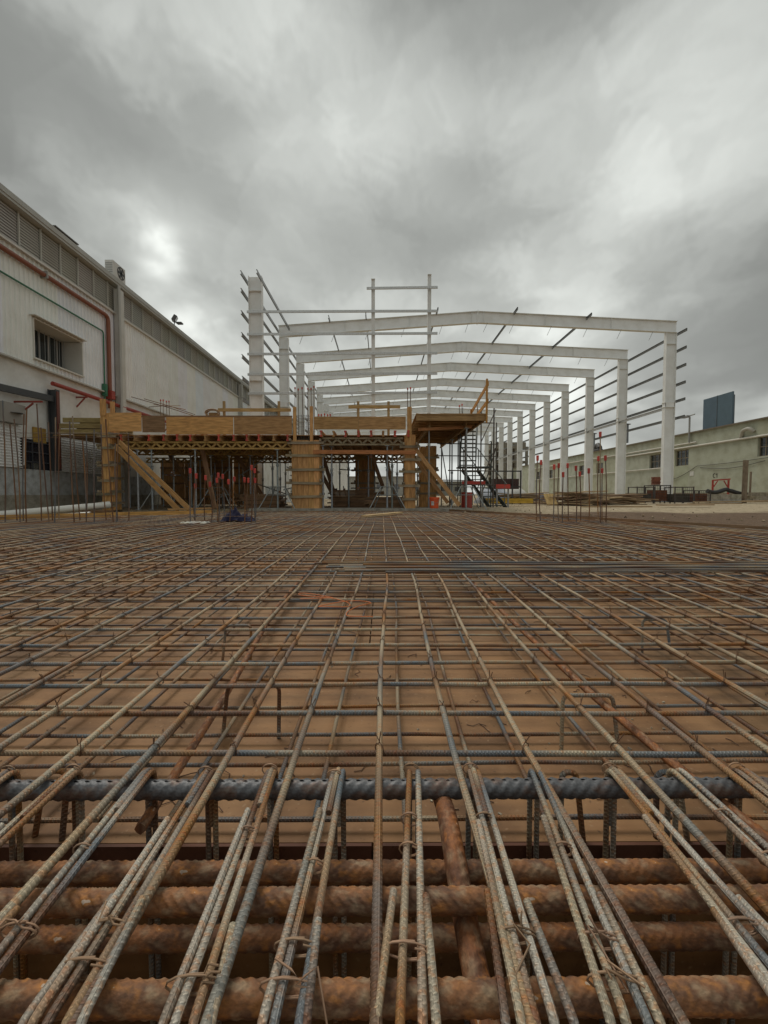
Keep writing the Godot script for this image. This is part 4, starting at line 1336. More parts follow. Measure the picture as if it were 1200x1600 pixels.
func form_column(label: String, x0: float, x1: float, z: float, deep: float, y1: float, boards: int, battens: Array, k: Color, ext: Array) -> Node3D:
	var o := thing("column_form", label, "formwork", Vector3((x0 + x1) * 0.5, 0, -z), "boarded column forms")
	var w := x1 - x0
	var bw := w / boards
	for i in boards:
		part(mb(jit(k, 0.22)).box(Vector3(-w * 0.5 + (i + 0.5) * bw, y1 * 0.5 + rnd(-0.02, 0.02), -0.0125 + rnd(-0.003, 0.003)), Vector3(bw - 0.006, y1, 0.025)), "board", M.timber, o)
	var nb := maxi(2, int(deep / 0.2))
	for s in [-1.0, 1.0]:
		for i in nb:
			part(mb(jit(k * Color(1.12, 1.1, 1.0), 0.1)).box(Vector3(s * (w * 0.5 + 0.013), y1 * 0.5, -0.028 - (i + 0.5) * deep / nb), Vector3(0.024, y1, deep / nb - 0.006)), "side_board", M.timber, o)
	part(mb(k).box(Vector3(0, y1 * 0.5, -deep - 0.04), Vector3(w, y1, 0.024)), "back_board", M.timber, o)
	for py in battens:
		var y := fy(py, z)
		var over_l := rnd(0.10, 0.26)
		var over_r := rnd(0.10, 0.26)
		part(mb(jit(GREYW, 0.2)).box(Vector3((over_r - over_l) * 0.5, y, 0.028), Vector3(w + over_l + over_r, 0.085, 0.05), Basis.from_euler(Vector3(0, 0, rnd(-0.02, 0.02)))), "batten", M.timber, o)
		for s in [-1.0, 1.0]:
			part(mb(jit(GREYW, 0.2)).box(Vector3(s * (w * 0.5 + 0.052), y + 0.09, -deep * 0.5), Vector3(0.05, 0.085, deep + 0.3), Basis.from_euler(Vector3(rnd(-0.02, 0.02), 0, 0))), "batten", M.timber, o)
	for e in ext:
		part(mb(jit(k, 0.1)).box(Vector3((e[0] + e[1]) * 0.5 - (x0 + x1) * 0.5, (e[2] + e[3]) * 0.5, 0.014), Vector3(e[1] - e[0], e[3] - e[2], 0.026)), "upright_board", M.timber, o)
	return o

func h_beam(b: MB, a: Vector3, c: Vector3, h := 0.2) -> void:
	b.bar(a + Vector3(0, h * 0.5 - 0.02, 0), c + Vector3(0, h * 0.5 - 0.02, 0), 0.08, 0.04)
	b.bar(a - Vector3(0, h * 0.5 - 0.02, 0), c - Vector3(0, h * 0.5 - 0.02, 0), 0.08, 0.04)
	b.bar(a, c, 0.028, h - 0.08)

func joist(a: Vector3, c: Vector3, label: String, group: String, capped: bool) -> void:
	var o := thing("timber_joist", label, "timber beam", a, group)
	var b := mb(jit(TAN, 0.15))
	h_beam(b, Vector3.ZERO, c - a)
	part(b, "beam", M.timber, o)
	if capped:
		var cp := mb(jit(Color(0.45, 0.06, 0.035), 0.2))
		cp.box(Vector3(0, 0.08, 0.012), Vector3(0.09, 0.05, 0.03)); cp.box(Vector3(0, -0.08, 0.012), Vector3(0.09, 0.05, 0.03)); cp.box(Vector3(0, 0, 0.012), Vector3(0.04, 0.11, 0.03))
		part(cp, "end_cap", M.plastic, o)

func girder(x0: float, x1: float, y: float, z: float, k: Color, label: String) -> void:
	var o := thing("lattice_girder", label, "timber girder", Vector3(x0, y, -z), "timber lattice girders")
	var l := x1 - x0
	var h := 0.27
	for s in [-1.0, 1.0]: part(mb(jit(k, 0.08)).box(Vector3(l * 0.5, s * (h * 0.5 - 0.03), 0), Vector3(l, 0.06, 0.085)), "chord", M.timber, o)
	var n := int(l / 0.17)
	for i in n:
		var xa := l * i / n
		var xb := l * (i + 1) / n
		var d := h * 0.5 - 0.06
		var a := Vector3(xa, -d if i % 2 == 0 else d, 0)
		var b := Vector3(xb, d if i % 2 == 0 else -d, 0)
		part(mb(jit(k, 0.12)).bar(a, b, 0.06, 0.06, Vector3.BACK), "web_strut", M.timber, o)

var prop_n := 0
func steel_prop(x: float, z: float, top: float, front: bool, label: String, grp := "steel props under the slab formwork") -> void:
	var o := thing("steel_prop", label, "steel prop", Vector3(x, 0, -z), grp)
	var k := jit(Color(0.36, 0.40, 0.42), 0.1)
	var cut := rnd(1.25, 1.6)
	part(mb(k).rod(Vector3(0, 0.012, 0), Vector3(0, cut, 0), 0.034, 10), "outer_tube", M.galvanised, o)
	part(mb(k * 0.95).rod(Vector3(0, cut, 0), Vector3(0, top - 0.012, 0), 0.026, 10), "inner_tube", M.galvanised, o)
	var c := mb(k * 0.8)
	c.lathe(Vector3(0, cut - 0.09, 0), PackedVector2Array([Vector2(0.034, 0), Vector2(0.05, 0.01), Vector2(0.05, 0.09), Vector2(0.034, 0.1)]), 12)
	c.rod(Vector3(-0.09, cut + 0.03, 0.03), Vector3(0.09, cut + 0.03, 0.03), 0.008, 6)
	part(c, "collar", M.galvanised, o)
	part(mb(k * 0.8).box(Vector3(0, 0.008, 0), Vector3(0.15, 0.016, 0.15)), "base_plate", M.galvanised, o)
	part(mb(k * 0.8).box(Vector3(0, top - 0.008, 0), Vector3(0.15, 0.016, 0.15)), "head_plate", M.galvanised, o)

func tripod(x: float, z: float, label: String) -> void:
	var o := thing("prop_tripod", label, "tripod", Vector3(x, 0, -z), "folding tripods round the props")
	var k := Color(0.36, 0.39, 0.39)
	for a in [0.5, 2.6, 4.0, 5.6]:
		var d := Vector3(cos(a), 0, sin(a))
		part(mb(k).rod(d * 0.24 + Vector3(0, 0.82, 0), d * 0.72 + Vector3(0, 0.02, 0), 0.018, 7), "leg", M.galvanised, o)
	for y in [0.8, 0.52]:
		var p := PackedVector3Array()
		var r := 0.25 if y > 0.7 else 0.41
		for a in [0.5, 2.6, 4.0, 5.6, 6.783]: p.append(Vector3(cos(a) * r, y, sin(a) * r))
		part(mb(k).tube(p, 0.013, 6), "stay", M.galvanised, o)

func timber(called: String, a: Vector3, b: Vector3, w: float, h: float, k: Color, label: String, category: String, group := "") -> void:
	var o := thing(called, label, category, a, group)
	part(mb(jit(k, 0.1)).bar(Vector3.ZERO, b - a, w, h), "board", M.timber, o)

func build_formwork() -> void:
	# concrete strip at the far side of the slab
	var kb := mb(Color(0.36, 0.345, 0.30))
	kb.box(Vector3(-0.7, -0.16, -15.45), Vector3(7.6, 0.44, 1.0))
	setting(kb, "kerb", M.concrete)
	# column forms
	form_column("narrow boarded column form at the left end with braces and white wall behind", fx(160), fx(174), FZ, 0.52, fy(645), 2, [682, 700, 727, 751, 772, 790], YEL * 0.9, [[fx(160), fx(169.5), fy(650), fy(624)], [fx(176), fx(183), fy(655), fy(628)]])
	form_column("wide boarded column form in the middle with bars rising out of it", fx(457), fx(499), FZ, 0.7, fy(688), 5, [692, 712, 734, 755, 776], YEL * 0.88, [[fx(459), fx(464), fy(692), fy(636)], [fx(485), fx(490), fy(692), fy(635)]])
	form_column("slim boarded column form right of the middle beside the platform", fx(633), fx(648), FZ, 0.5, fy(680), 2, [698, 718, 737, 759, 780], YEL * 0.8, [[fx(636), fx(643), fy(700), fy(636)]])
	form_column("boarded column form standing back under the platform", fx(657, 19.0), fx(681, 19.0), 19.0, 0.6, fy(697, 19.0), 3, [715, 735, 755, 771], YEL * 0.9, [])
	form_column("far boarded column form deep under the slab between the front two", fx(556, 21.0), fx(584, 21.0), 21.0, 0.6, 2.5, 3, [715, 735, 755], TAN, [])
	# edge forms
	var e1 := thing("edge_form", "long plywood edge form of the raised slab, left bay", "formwork", Vector3(0, 0, -FZ), "edge forms of the raised slab")
	for s in [[176, 226, 646, 675, YEL, 0.10], [226, 261, 652, 676, OLD, 0.05], [262, 366, 652, 679, YEL * 0.95, 0.0], [367, 457, 652, 679, TAN * 0.85, 0.0]]:
		part(mb(jit(s[4], 0.05)).box(Vector3((fx(s[0]) + fx(s[1])) * 0.5, (fy(s[2]) + fy(s[3])) * 0.5, s[5]), Vector3(fx(s[1]) - fx(s[0]) - 0.01, fy(s[2]) - fy(s[3]), 0.027)), "edge_board", M.timber, e1)
	part(mb(OLD).box(Vector3((fx(176) + fx(457)) * 0.5, fy(650.5), -0.05), Vector3(fx(457) - fx(176), 0.05, 0.07)), "rail", M.timber, e1)
	var e2 := thing("edge_form", "shorter plywood edge form of the raised slab, right bay", "formwork", Vector3(0, 0, -FZ), "edge forms of the raised slab")
	for s in [[491, 560, 651, 671, TAN * 0.9], [560.5, 634, 651, 671, TAN]]:
		part(mb(jit(s[4], 0.06)).box(Vector3((fx(s[0]) + fx(s[1])) * 0.5, (fy(s[2]) + fy(s[3])) * 0.5, 0), Vector3(fx(s[1]) - fx(s[0]) - 0.01, fy(s[2]) - fy(s[3]), 0.027)), "edge_board", M.timber, e2)
	# sheathing of the raised deck
	var ydk := fy(679) - 0.012
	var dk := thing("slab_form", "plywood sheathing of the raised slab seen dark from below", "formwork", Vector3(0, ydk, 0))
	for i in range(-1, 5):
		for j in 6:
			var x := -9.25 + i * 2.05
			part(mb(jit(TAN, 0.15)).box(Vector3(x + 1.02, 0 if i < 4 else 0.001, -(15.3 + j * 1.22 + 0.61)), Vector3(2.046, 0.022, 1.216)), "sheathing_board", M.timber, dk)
	# joists with red ends, then the girders below
	var yj := ydk - 0.115
	for i in 13:
		var x := fx(196) + i * 0.465 + rnd(-0.05, 0.05)
		joist(Vector3(x, yj, -15.02 - rnd(0, 0.12)), Vector3(x + rnd(-0.25, 0.25), yj, -22.5), ORD[i] + " joist from the left under the edge form of the left bay", "joists under the raised slab", i % 5 != 1)
	for i in 8:
		var x := fx(503) + i * 0.42 + rnd(-0.05, 0.05)
		joist(Vector3(x, yj + 0.14, -15.02 - rnd(0, 0.1)), Vector3(x + rnd(-0.1, 0.1), yj, -22.5), ORD[i] + " joist from the left under the edge form of the right bay", "joists under the raised slab", i != 1 and i != 5)
	var yg := yj - 0.1 - 0.136
	girder(fx(188), fx(456), yg, 15.32, Color(0.46, 0.31, 0.11), "yellow timber lattice girder along the front of the left bay")
	girder(fx(503), fx(630), yg + 0.14, 15.32, Color(0.30, 0.26, 0.18), "grey timber lattice girder along the front of the right bay")
	girder(fx(190, 17.6), fx(456, 17.6), yg, 17.6, Color(0.46, 0.31, 0.11), "second lattice girder back, in shade under the left bay")
	girder(fx(300, 20.0), fx(640, 20.0), yg, 20.0, Color(0.46, 0.31, 0.11), "third lattice girder back, deep under the slab")
	girder(fx(230, 22.0), fx(640, 22.0), yg, 22.0, Color(0.46, 0.31, 0.11), "rearmost lattice girder under the slab")
	var gb := yg - 0.136
	var k := 0
	for px in [216, 238, 306, 434]:
		steel_prop(fx(px, 15.34), 15.34, gb, true, ORD[k] + " grey steel prop from the left under the front girder of the left bay")
		k += 1
	k = 0
	for px in [505, 517, 605, 613]:
		steel_prop(fx(px, 15.36), 15.34 + 0.3 * (k % 2), gb + 0.14, true, ORD[k] + " grey steel prop from the left in the front of the right bay")
		k += 1
	for r in [[17.6, [205, 240, 268, 300, 330, 362, 395, 425, 520, 548, 580, 622]], [20.0, [255, 312, 345, 372, 400, 440, 497, 528, 560, 590, 612, 640]], [22.0, [300, 340, 378, 410, 450, 500, 540, 575, 628]]]:
		for px in r[1]:
			steel_prop(fx(px + rnd(-5, 5), r[0]), r[0] + rnd(-0.05, 0.05), gb if r[0] < 18 or px < 480 else gb, false, "steel prop in the shade deep under the raised slab", "shaded props under the slab")
	tripod(fx(434), 15.34, "grey folding tripod round the last prop of the left bay")
	tripod(fx(605), 15.34, "grey folding tripod round the prop of the right bay")
	tripod(fx(238), 15.9, "grey folding tripod behind the raking planks at left")
	tripod(fx(316), 16.6, "grey folding tripod in shade behind the red-capped bars")
	# raking planks at the left column, ledger and other loose timbers
	timber("raking_plank", at(186, 690, 15.05), at(296, 796, 14.6), 0.05, 0.15, YEL * 0.85, "upper one of two long planks bracing the left column form", "plank", "raking planks at the left column form")
	timber("raking_plank", at(180, 697, 14.98), at(279, 797, 14.5), 0.05, 0.16, YEL * 0.8, "lower one of two long planks bracing the left column form", "plank", "raking planks at the left column form")
	timber("ledger_board", at(489, 706, 15.06), at(650, 707, 15.06), 0.045, 0.13, Color(0.46, 0.20, 0.08), "red-brown ledger board nailed across the right bay", "board")
	timber("leaning_plank", at(314, 694, 15.9), at(336, 795, 15.5), 0.05, 0.2, OLD, "dark plank leaning in the left bay behind the red-capped bars", "plank")
	timber("raking_plank", at(648, 700, 15.3), at(718, 790, 15.0), 0.05, 0.14, TAN, "long plank bracing the slim column form towards the right", "plank", "raking planks at the right")
	timber("raking_plank", at(640, 706, 17.5), at(700, 786, 17.0), 0.05, 0.14, TAN, "darker plank raking down behind the slim column form", "plank", "raking planks at the right")
	for q in [[600, 700, 620, 790], [575, 695, 598, 760], [480, 700, 530, 790], [365, 705, 420, 790], [330, 760, 400, 785], [545, 780, 600, 770], [265, 710, 310, 780], [505, 715, 522, 770], [392, 715, 372, 790]]:
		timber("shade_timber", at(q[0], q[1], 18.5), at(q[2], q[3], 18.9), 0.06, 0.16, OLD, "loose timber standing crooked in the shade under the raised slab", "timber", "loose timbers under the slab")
	for i in 4:
		var o := thing("shutter_panel", ORD[i] + " plywood panel from the left closing the back under the slab", "panel", Vector3(-10.8 + i * 1.26, 0, -22.75 + rnd(-0.15, 0.1)), "panels stood up at the back")
		part(mb(jit(TAN, 0.2)).box(Vector3(0, 1.15, 0), Vector3(1.22, 2.3, 0.03)), "sheet", M.timber, o)
		for y in [0.3, 1.1, 1.9]: part(mb(OLD).box(Vector3(0, y, 0.055), Vector3(1.2, 0.09, 0.07)), "rib", M.timber, o)
	# tubes braced between the props
	for i in 22:
		var z := [16.4, 17.7, 18.9, 20.1, 21.4][i % 5] as float
		var x := rnd(-8.6, 0.4)
		var a := Vector3(x, rnd(0.2, 1.6), -z)
		var b := a + Vector3(rnd(-1.6, 1.6), rnd(-0.2, 1.1) if i % 3 else 0.0, rnd(-0.6, 0.6))
		b.y = clampf(b.y, 0.1, gb - 0.05)
		var o := thing("bracing_tube", "steel tube clamped crosswise between props under the raised slab", "steel tube", a, "bracing tubes under the slab")
		part(mb(jit(Color(0.3, 0.32, 0.32), 0.25)).rod(Vector3.ZERO, b - a, 0.024, 7), "tube", M.galvanised, o)
		part(mb(jit(Color(0.25, 0.13, 0.08), 0.2)).box((b - a) * rnd(0.15, 0.85), Vector3(0.09, 0.09, 0.09)), "clamp", M.galvanised, o)
	# stacked timber under the slab
	for q in [[-4.6, 17.2, 0.5, "low stack of boards in shade under the left bay"], [-1.3, 18.2, 0.7, "stack of boards in shade behind the right bay props"], [0.2, 17.0, 0.4, "small heap of boards behind the slim column form"]]:
		var o := thing("board_stack", q[3], "boards", Vector3(q[0], 0, -q[1]), "board stacks under the slab")
		var y := 0.0
		while y < q[2]:
			for j in 3: part(mb(jit(OLD, 0.3)).box(Vector3(rnd(-0.1, 0.1), y + 0.03, -0.22 + j * 0.22), Vector3(rnd(1.2, 1.9), 0.05, 0.2), Basis.from_euler(Vector3(0, rnd(-0.06, 0.06), 0))), "board", M.timber, o)
			y += 0.055
	# left wing: stacked beams sticking out towards the warehouse
	for i in 6:
		var y := 2.75 + 0.2 * (i % 3)
		var z := 15.7 + 0.35 * (i / 3)
		timber("wing_beam", Vector3(-11.45 + 0.12 * i, y, -z), Vector3(-9.1, y + 0.02, -z - 0.2), 0.08, 0.16, Color(0.36, 0.29, 0.13) if i != 4 else GREYW, ["lowest", "middle", "topmost"][i % 3] + (" front" if i < 3 else " rear") + " beam of the timbers sticking out left of the left column form", "timber beam", "timbers left of the column form")
	# cantilevered platform on the right
	var py0 := fy(646, 15.0)
	var pf := thing("platform", "timber platform cantilevered at the right end of the raised slab", "platform", Vector3(1.15, py0, -15.0))
	for i in 6:
		var bb := mb(jit(Color(0.42, 0.27, 0.13), 0.15))
		bb.box(Vector3(1.165, -0.012, -0.6 - i * 1.2), Vector3(2.34, 0.022, 1.19))
		part(bb, "deck_board", M.timber, pf)
	var fb := mb(Color(0.40, 0.26, 0.12))
	h_beam(fb, Vector3(0, -0.125, 0), Vector3(2.34, -0.125, 0), 0.24)
	part(fb, "front_beam", M.timber, pf)
	var sb := mb(Color(0.36, 0.235, 0.11))
	h_beam(sb, Vector3(2.30, -0.13, -0.05), Vector3(2.30, -0.13, -7.1), 0.24)
	part(sb, "side_beam", M.timber, pf)
	for i in 11:
		var jb := mb(jit(Color(0.42, 0.27, 0.13), 0.2))
		h_beam(jb, Vector3(0.02, -0.125, -0.6 - i * 0.62), Vector3(2.24, -0.125, -0.6 - i * 0.62))
		part(jb, "joist", M.timber, pf)
	for x in [0.5, 1.75]:
		var bb2 := mb(Color(0.33, 0.22, 0.1))
		h_beam(bb2, Vector3(x, -0.335, -0.3), Vector3(x, -0.335, -7.0))
		part(bb2, "bearer", M.timber, pf)
	part(mb(Color(0.42, 0.20, 0.085)).bar(Vector3(0.1, -0.5, -0.25), Vector3(2.0, -0.36, -0.6), 0.05, 0.1), "brace_board", M.timber, pf)
	steel_prop(2.92, 15.35, py0 - 0.44, true, "grey steel prop under the outer front corner of the platform", "props under the platform")
	steel_prop(1.65, 15.6, py0 - 0.44, true, "grey steel prop under the inner front of the platform", "props under the platform")
	steel_prop(2.92, 18.5, py0 - 0.44, false, "steel prop under the middle of the platform's outer bearer", "props under the platform")
	steel_prop(1.65, 20.5, py0 - 0.44, false, "steel prop under the back of the platform", "props under the platform")
	tripod(2.92, 15.35, "grey folding tripod under the platform's outer corner")
	# guard rails
	var gr := thing("guard_rail", "orange timber guard rail on the outer edge of the platform", "guard rail", Vector3(3.52, py0, -15.0))
	var og := Color(0.52, 0.27, 0.07)
	part(mb(og).box(Vector3(0, 0.42, 0.03), Vector3(0.06, 1.46, 0.06)), "post", M.timber, gr)
	part(mb(og).box(Vector3(0, 0.28, -2.6), Vector3(0.06, 0.72, 0.06)), "post", M.timber, gr)
	part(mb(og).bar(Vector3(0.045, 1.0, 0.05), Vector3(0.045, 0.56, -2.7), 0.03, 0.15), "rail", M.timber, gr)
	part(mb(og).bar(Vector3(0.045, 0.42, 0.05), Vector3(0.045, 0.16, -2.7), 0.03, 0.13), "rail", M.timber, gr)
	for q in [[545, 625, 636, [560, 607], "pale timber guard rail over the right bay's edge form"], [343, 456, 641, [352, 437], "pale timber guard rail over the left bay's edge form"]]:
		var o := thing("guard_rail", q[4], "guard rail", Vector3(0, 0, -16.2), "timber guard rails on the raised slab")
		part(mb(Color(0.52, 0.36, 0.16)).box(Vector3((fx(q[0], 16.2) + fx(q[1], 16.2)) * 0.5, fy(q[2], 16.2), 0.03), Vector3(fx(q[1], 16.2) - fx(q[0], 16.2), 0.12, 0.03)), "rail", M.timber, o)
		for px in q[3]: part(mb(Color(0.42, 0.3, 0.15)).box(Vector3(fx(px, 16.2), (fy(627, 16.2) + ydk) * 0.5, -0.01), Vector3(0.09, fy(627, 16.2) - ydk, 0.045)), "post", M.timber, o)
	var coil := thing("rope_coil", "coil of brown hose hung at the left end of the guard rail", "hose", Vector3(fx(334, 16.0), fy(646, 16.0), -16.0))
	var cp := PackedVector3Array()
	for i in 73:
		var a := TAU * i / 18.0
		cp.append(Vector3(cos(a) * (0.23 + 0.02 * sin(a * 0.7)), sin(a) * 0.13 + 0.02 * cos(a * 0.3), 0.05 * sin(a * 0.25 + 1.0)))
	part(mb(Color(0.30, 0.19, 0.09)).tube(cp, 0.017, 6), "loops", M.plastic, coil)
	part(mb(Color(0.32, 0.2, 0.09)).box(Vector3(0, -0.02, -0.06), Vector3(0.3, 0.1, 0.03)), "tag_board", M.timber, coil)
	# bars rising from the columns
	deck_starters("red-tipped bars rising from the wide middle column form", [[461, 606], [466, 608], [472, 606], [481, 607], [486, 607], [490.5, 604]], 15.5, 690, 7)
	deck_starters("pair of bars rising above the slim column form", [[637, 607], [641.5, 606]], 15.45, 690, 0)
	deck_starters("cluster of red-tipped bars on the slab before the warehouse wall", [[251, 625], [255, 625], [260, 627], [264, 627]], 19.0, 660, 0)
	deck_starters("short red-tipped bars standing behind the left edge form", [[310, 651], [315, 650.5], [319, 651]], 15.9, 668, 0)
	deck_starters("row of short red-tipped bars behind the right edge form", [[498, 648], [502, 648], [507, 647], [512, 648], [516, 648]], 15.6, 668, 0)
	deck_starters("few thin bars standing on the platform", [[722, 632], [718, 634], [746, 628]], 17.0, 652, 0)
	for q in [[[205, 620], [310, 652]], [[225, 623], [305, 648]], [[240, 632], [290, 640]], [[232, 636], [282, 634]]]:
		var o := bar_part(PackedVector3Array([at(q[0][0], q[0][1], 18.0), at((q[0][0] + q[1][0]) * 0.5, (q[0][1] + q[1][1]) * 0.5 - 1.0, 18.3), at(q[1][0], q[1][1], 18.6)]), 0.014, 6, q[0][0], [0.3, 0.1, 0.2, 1.5], numbered("raised_bar"), self)
		tag(o, "long bar of the beam cage lying over the left end of the raised slab", "steel bar", "bars over the left end of the raised slab")
	# stair and scaffold behind the platform
	build_stair()
	# bucket
	var bk := thing("bucket", "orange plastic bucket with a label standing on the concrete strip", "bucket", at(678.5, 793, 15.3))
	bk.position.y = 0.062
	part(mb(Color(0.72, 0.10, 0.02)).lathe(Vector3.ZERO, PackedVector2Array([Vector2(0, 0), Vector2(0.145, 0), Vector2(0.165, 0.30), Vector2(0.178, 0.30), Vector2(0.18, 0.375), Vector2(0.17, 0.38), Vector2(0.16, 0.37), Vector2(0.14, 0.03), Vector2(0, 0.03)]), 24), "pail", M.plastic, bk)
	var hd := PackedVector3Array()
	for i in 13: hd.append(Vector3(cos(PI * i / 12.0) * 0.185, 0.34 - 0.16 * sin(PI * i / 12.0), 0.06 + 0.13 * sin(PI * i / 12.0)))
	part(mb(Color(0.3, 0.3, 0.3)).tube(hd, 0.005, 5), "handle", M.galvanised, bk)
	var lb := mb(Color(0.62, 0.6, 0.58))
	for i in 4:
		var a0 := 1.75 + i * 0.16
		var a1 := a0 + 0.16
		lb.quad(Vector3(cos(a0) * 0.157, 0.10, sin(a0) * 0.157), Vector3(cos(a1) * 0.157, 0.10, sin(a1) * 0.157), Vector3(cos(a1) * 0.166, 0.24, sin(a1) * 0.166), Vector3(cos(a0) * 0.166, 0.24, sin(a0) * 0.166), Vector3(cos(a0 + 0.08), 0, sin(a0 + 0.08)), Vector2.ZERO, Vector2.RIGHT, Vector2.ONE, Vector2.DOWN)
	part(lb, "label_patch", M.plastic, bk)
	# yellow edge plank of the slab at the left with its struts
	var ep := thing("edge_plank", "yellow plank edging the slab at the far left with short struts behind", "plank", Vector3.ZERO)
	var pa := Vector3(-8.75, -0.03, -9.45)
	var pb := Vector3(-4.9, -0.03, -12.75)
	for i in 2:
		part(mb(jit(Color(0.62, 0.37, 0.12), 0.08)).bar(pa.lerp(pb, i * 0.5 + 0.002), pa.lerp(pb, i * 0.5 + 0.498), 0.03, 0.24), "board", M.timber, ep)
	for t in [0.1, 0.24, 0.36, 0.5, 0.63, 0.78, 0.92]:
		var q := pa.lerp(pb, t)
		part(mb(jit(Color(0.58, 0.44, 0.24), 0.15)).bar(q + Vector3(0.0, 0.1, -0.03), q + Vector3(0.15, -0.2, -0.6), 0.07, 0.05), "strut", M.timber, ep)
	for i in 4:
		timber("base_board", Vector3(-9.9 + 0.1 * i, -0.18 + 0.06 * i, -14.6 + 0.12 * i), Vector3(-8.2 - 0.15 * i, -0.17 + 0.06 * i, -14.2), 0.2, 0.05, OLD, ["lowest", "second lowest", "second highest", "topmost"][i] + " board of the loose stack at the foot of the left column form", "board", "boards at the left column foot")
	timber("ground_plank", at(262, 796, 14.2) + Vector3(0, 0.0, 0), at(330, 794, 14.9), 0.2, 0.05, TAN, "plank lying at the foot of the two raking planks", "plank")

func deck_starters(label: String, tops: Array, z: float, base_py: float, ties: int) -> void:
	var o := thing("starter_bars", label, "starter bars", Vector3.ZERO)
	for i in tops.size():
		var t: Array = tops[i]
		var zz := z + 0.35 * (i % 2)
		var b := at(t[0], t[1], zz)
		var a := Vector3(b.x + rnd(-0.02, 0.02), fy(base_py, zz), -zz)
		var s := bar_part(PackedVector3Array([a, a.lerp(b, 0.5) + Vector3(rnd(-0.01, 0.01), 0, 0), b]), 0.012, 6, i * 2.0 + z, [0.3, 0.1, 0.2, 1.4], "starter_bar", o)
		part(mb(jit(Color(0.5, 0.07, 0.045), 0.2)).lathe(b - Vector3(0, 0.05, 0), PackedVector2Array([Vector2(0.014, 0), Vector2(0.026, 0.005), Vector2(0.026, 0.07), Vector2(0, 0.08)]), 8), "cap", M.plastic, s)
	for i in ties:
		var y := fy(688 - i * 6.2, z)
		var x0 := fx(464.5, z)
		var x1 := fx(484.5, z)
		var p := PackedVector3Array([Vector3(x0, y, -z + 0.1), Vector3(x1, y, -z + 0.1), Vector3(x1, y, -z - 0.4), Vector3(x0, y, -z - 0.4), Vector3(x0, y, -z + 0.1)])
		part(mb(Color(0.25, 0.27, 0.26)).tube(p, 0.009, 5), "column_tie", M.rebar, o)
	if ties > 0:
		for i in 6:
			var x := lerpf(fx(465, z), fx(484, z), i / 5.0)
			part(mb(Color(0.27, 0.29, 0.28)).rod(Vector3(x, fy(692, z), -z + 0.115), Vector3(x, fy(649, z), -z + 0.115), 0.008, 5), "cage_bar", M.rebar, o)

func build_stair() -> void:
	var k := Color(0.045, 0.055, 0.05)
	var st := thing("scaffold_stair", "dark steel scaffold stair in two flights behind the platform", "stair", Vector3(3.3, 0, -18.2))
	for fl in 2:
		var a := Vector3(0.15, 1.62, 0.3) if fl == 0 else Vector3(1.35, 0.0, 0.5)
		var b := Vector3(0.62, 3.42, -1.6) if fl == 0 else Vector3(0.55, 1.62, -1.3)
		for i in 9:
			var m := a.lerp(b, (i + 0.5) / 9.0)
			part(mb(k).box(m, Vector3(0.62, 0.035, 0.22)), "tread", M.paint, st)
		for s in [-0.33, 0.33]:
			part(mb(k).bar(a + Vector3(s, 0, 0), b + Vector3(s, 0, 0), 0.03, 0.16), "stringer", M.paint, st)
			part(mb(Color(0.16, 0.17, 0.16)).rod(a + Vector3(s, 0.95, 0), b + Vector3(s, 0.95, 0), 0.022, 6), "handrail", M.paint, st)
			for t in [0.05, 0.5, 0.95]: part(mb(Color(0.16, 0.17, 0.16)).rod(a.lerp(b, t) + Vector3(s, 0, 0), a.lerp(b, t) + Vector3(s, 0.95, 0), 0.02, 6), "baluster", M.paint, st)
	part(mb(k).box(Vector3(0.35, 1.60, 0.65), Vector3(1.3, 0.05, 0.75)), "landing", M.paint, st)
	for x in [-0.25, 0.95]: part(mb(k).rod(Vector3(x, 0, 0.95), Vector3(x, 2.6, 0.95), 0.025, 7), "leg", M.paint, st)
	var sc := thing("scaffold", "thin rusty tube scaffold standing round the stair", "scaffold", Vector3(0, 0, 0))
	var kk := Color(0.12, 0.10, 0.085)
	for q in [[690, 19.5, 700], [703, 19.5, 690], [716, 19.0, 680], [727, 17.0, 655], [752, 17.0, 640], [772, 16.6, 638], [776, 19.5, 660], [739, 20.5, 660]]:
		var t := at(q[0], q[2], q[1])
		part(mb(jit(kk, 0.3)).rod(Vector3(t.x, 0, t.z), t, 0.026, 7), "standard", M.paint, sc)
	for q in [[683, 773, 18.6, 660], [683, 776, 19.5, 693], [683, 776, 19.5, 712], [700, 774, 17.0, 735], [700, 774, 17.0, 757], [683, 740, 20.5, 750]]:
		part(mb(jit(kk, 0.3)).rod(at(q[0], q[3], q[2]), at(q[1], q[3] + 1, q[2]), 0.022, 6), "ledger", M.paint, sc)
	for q in [[752, 690, 775, 640], [745, 765, 774, 700], [690, 700, 705, 790], [778, 690, 752, 775]]:
		part(mb(jit(kk, 0.3)).rod(at(q[0], q[1], 18.0), at(q[2], q[3], 18.0), 0.02, 6), "brace", M.paint, sc)

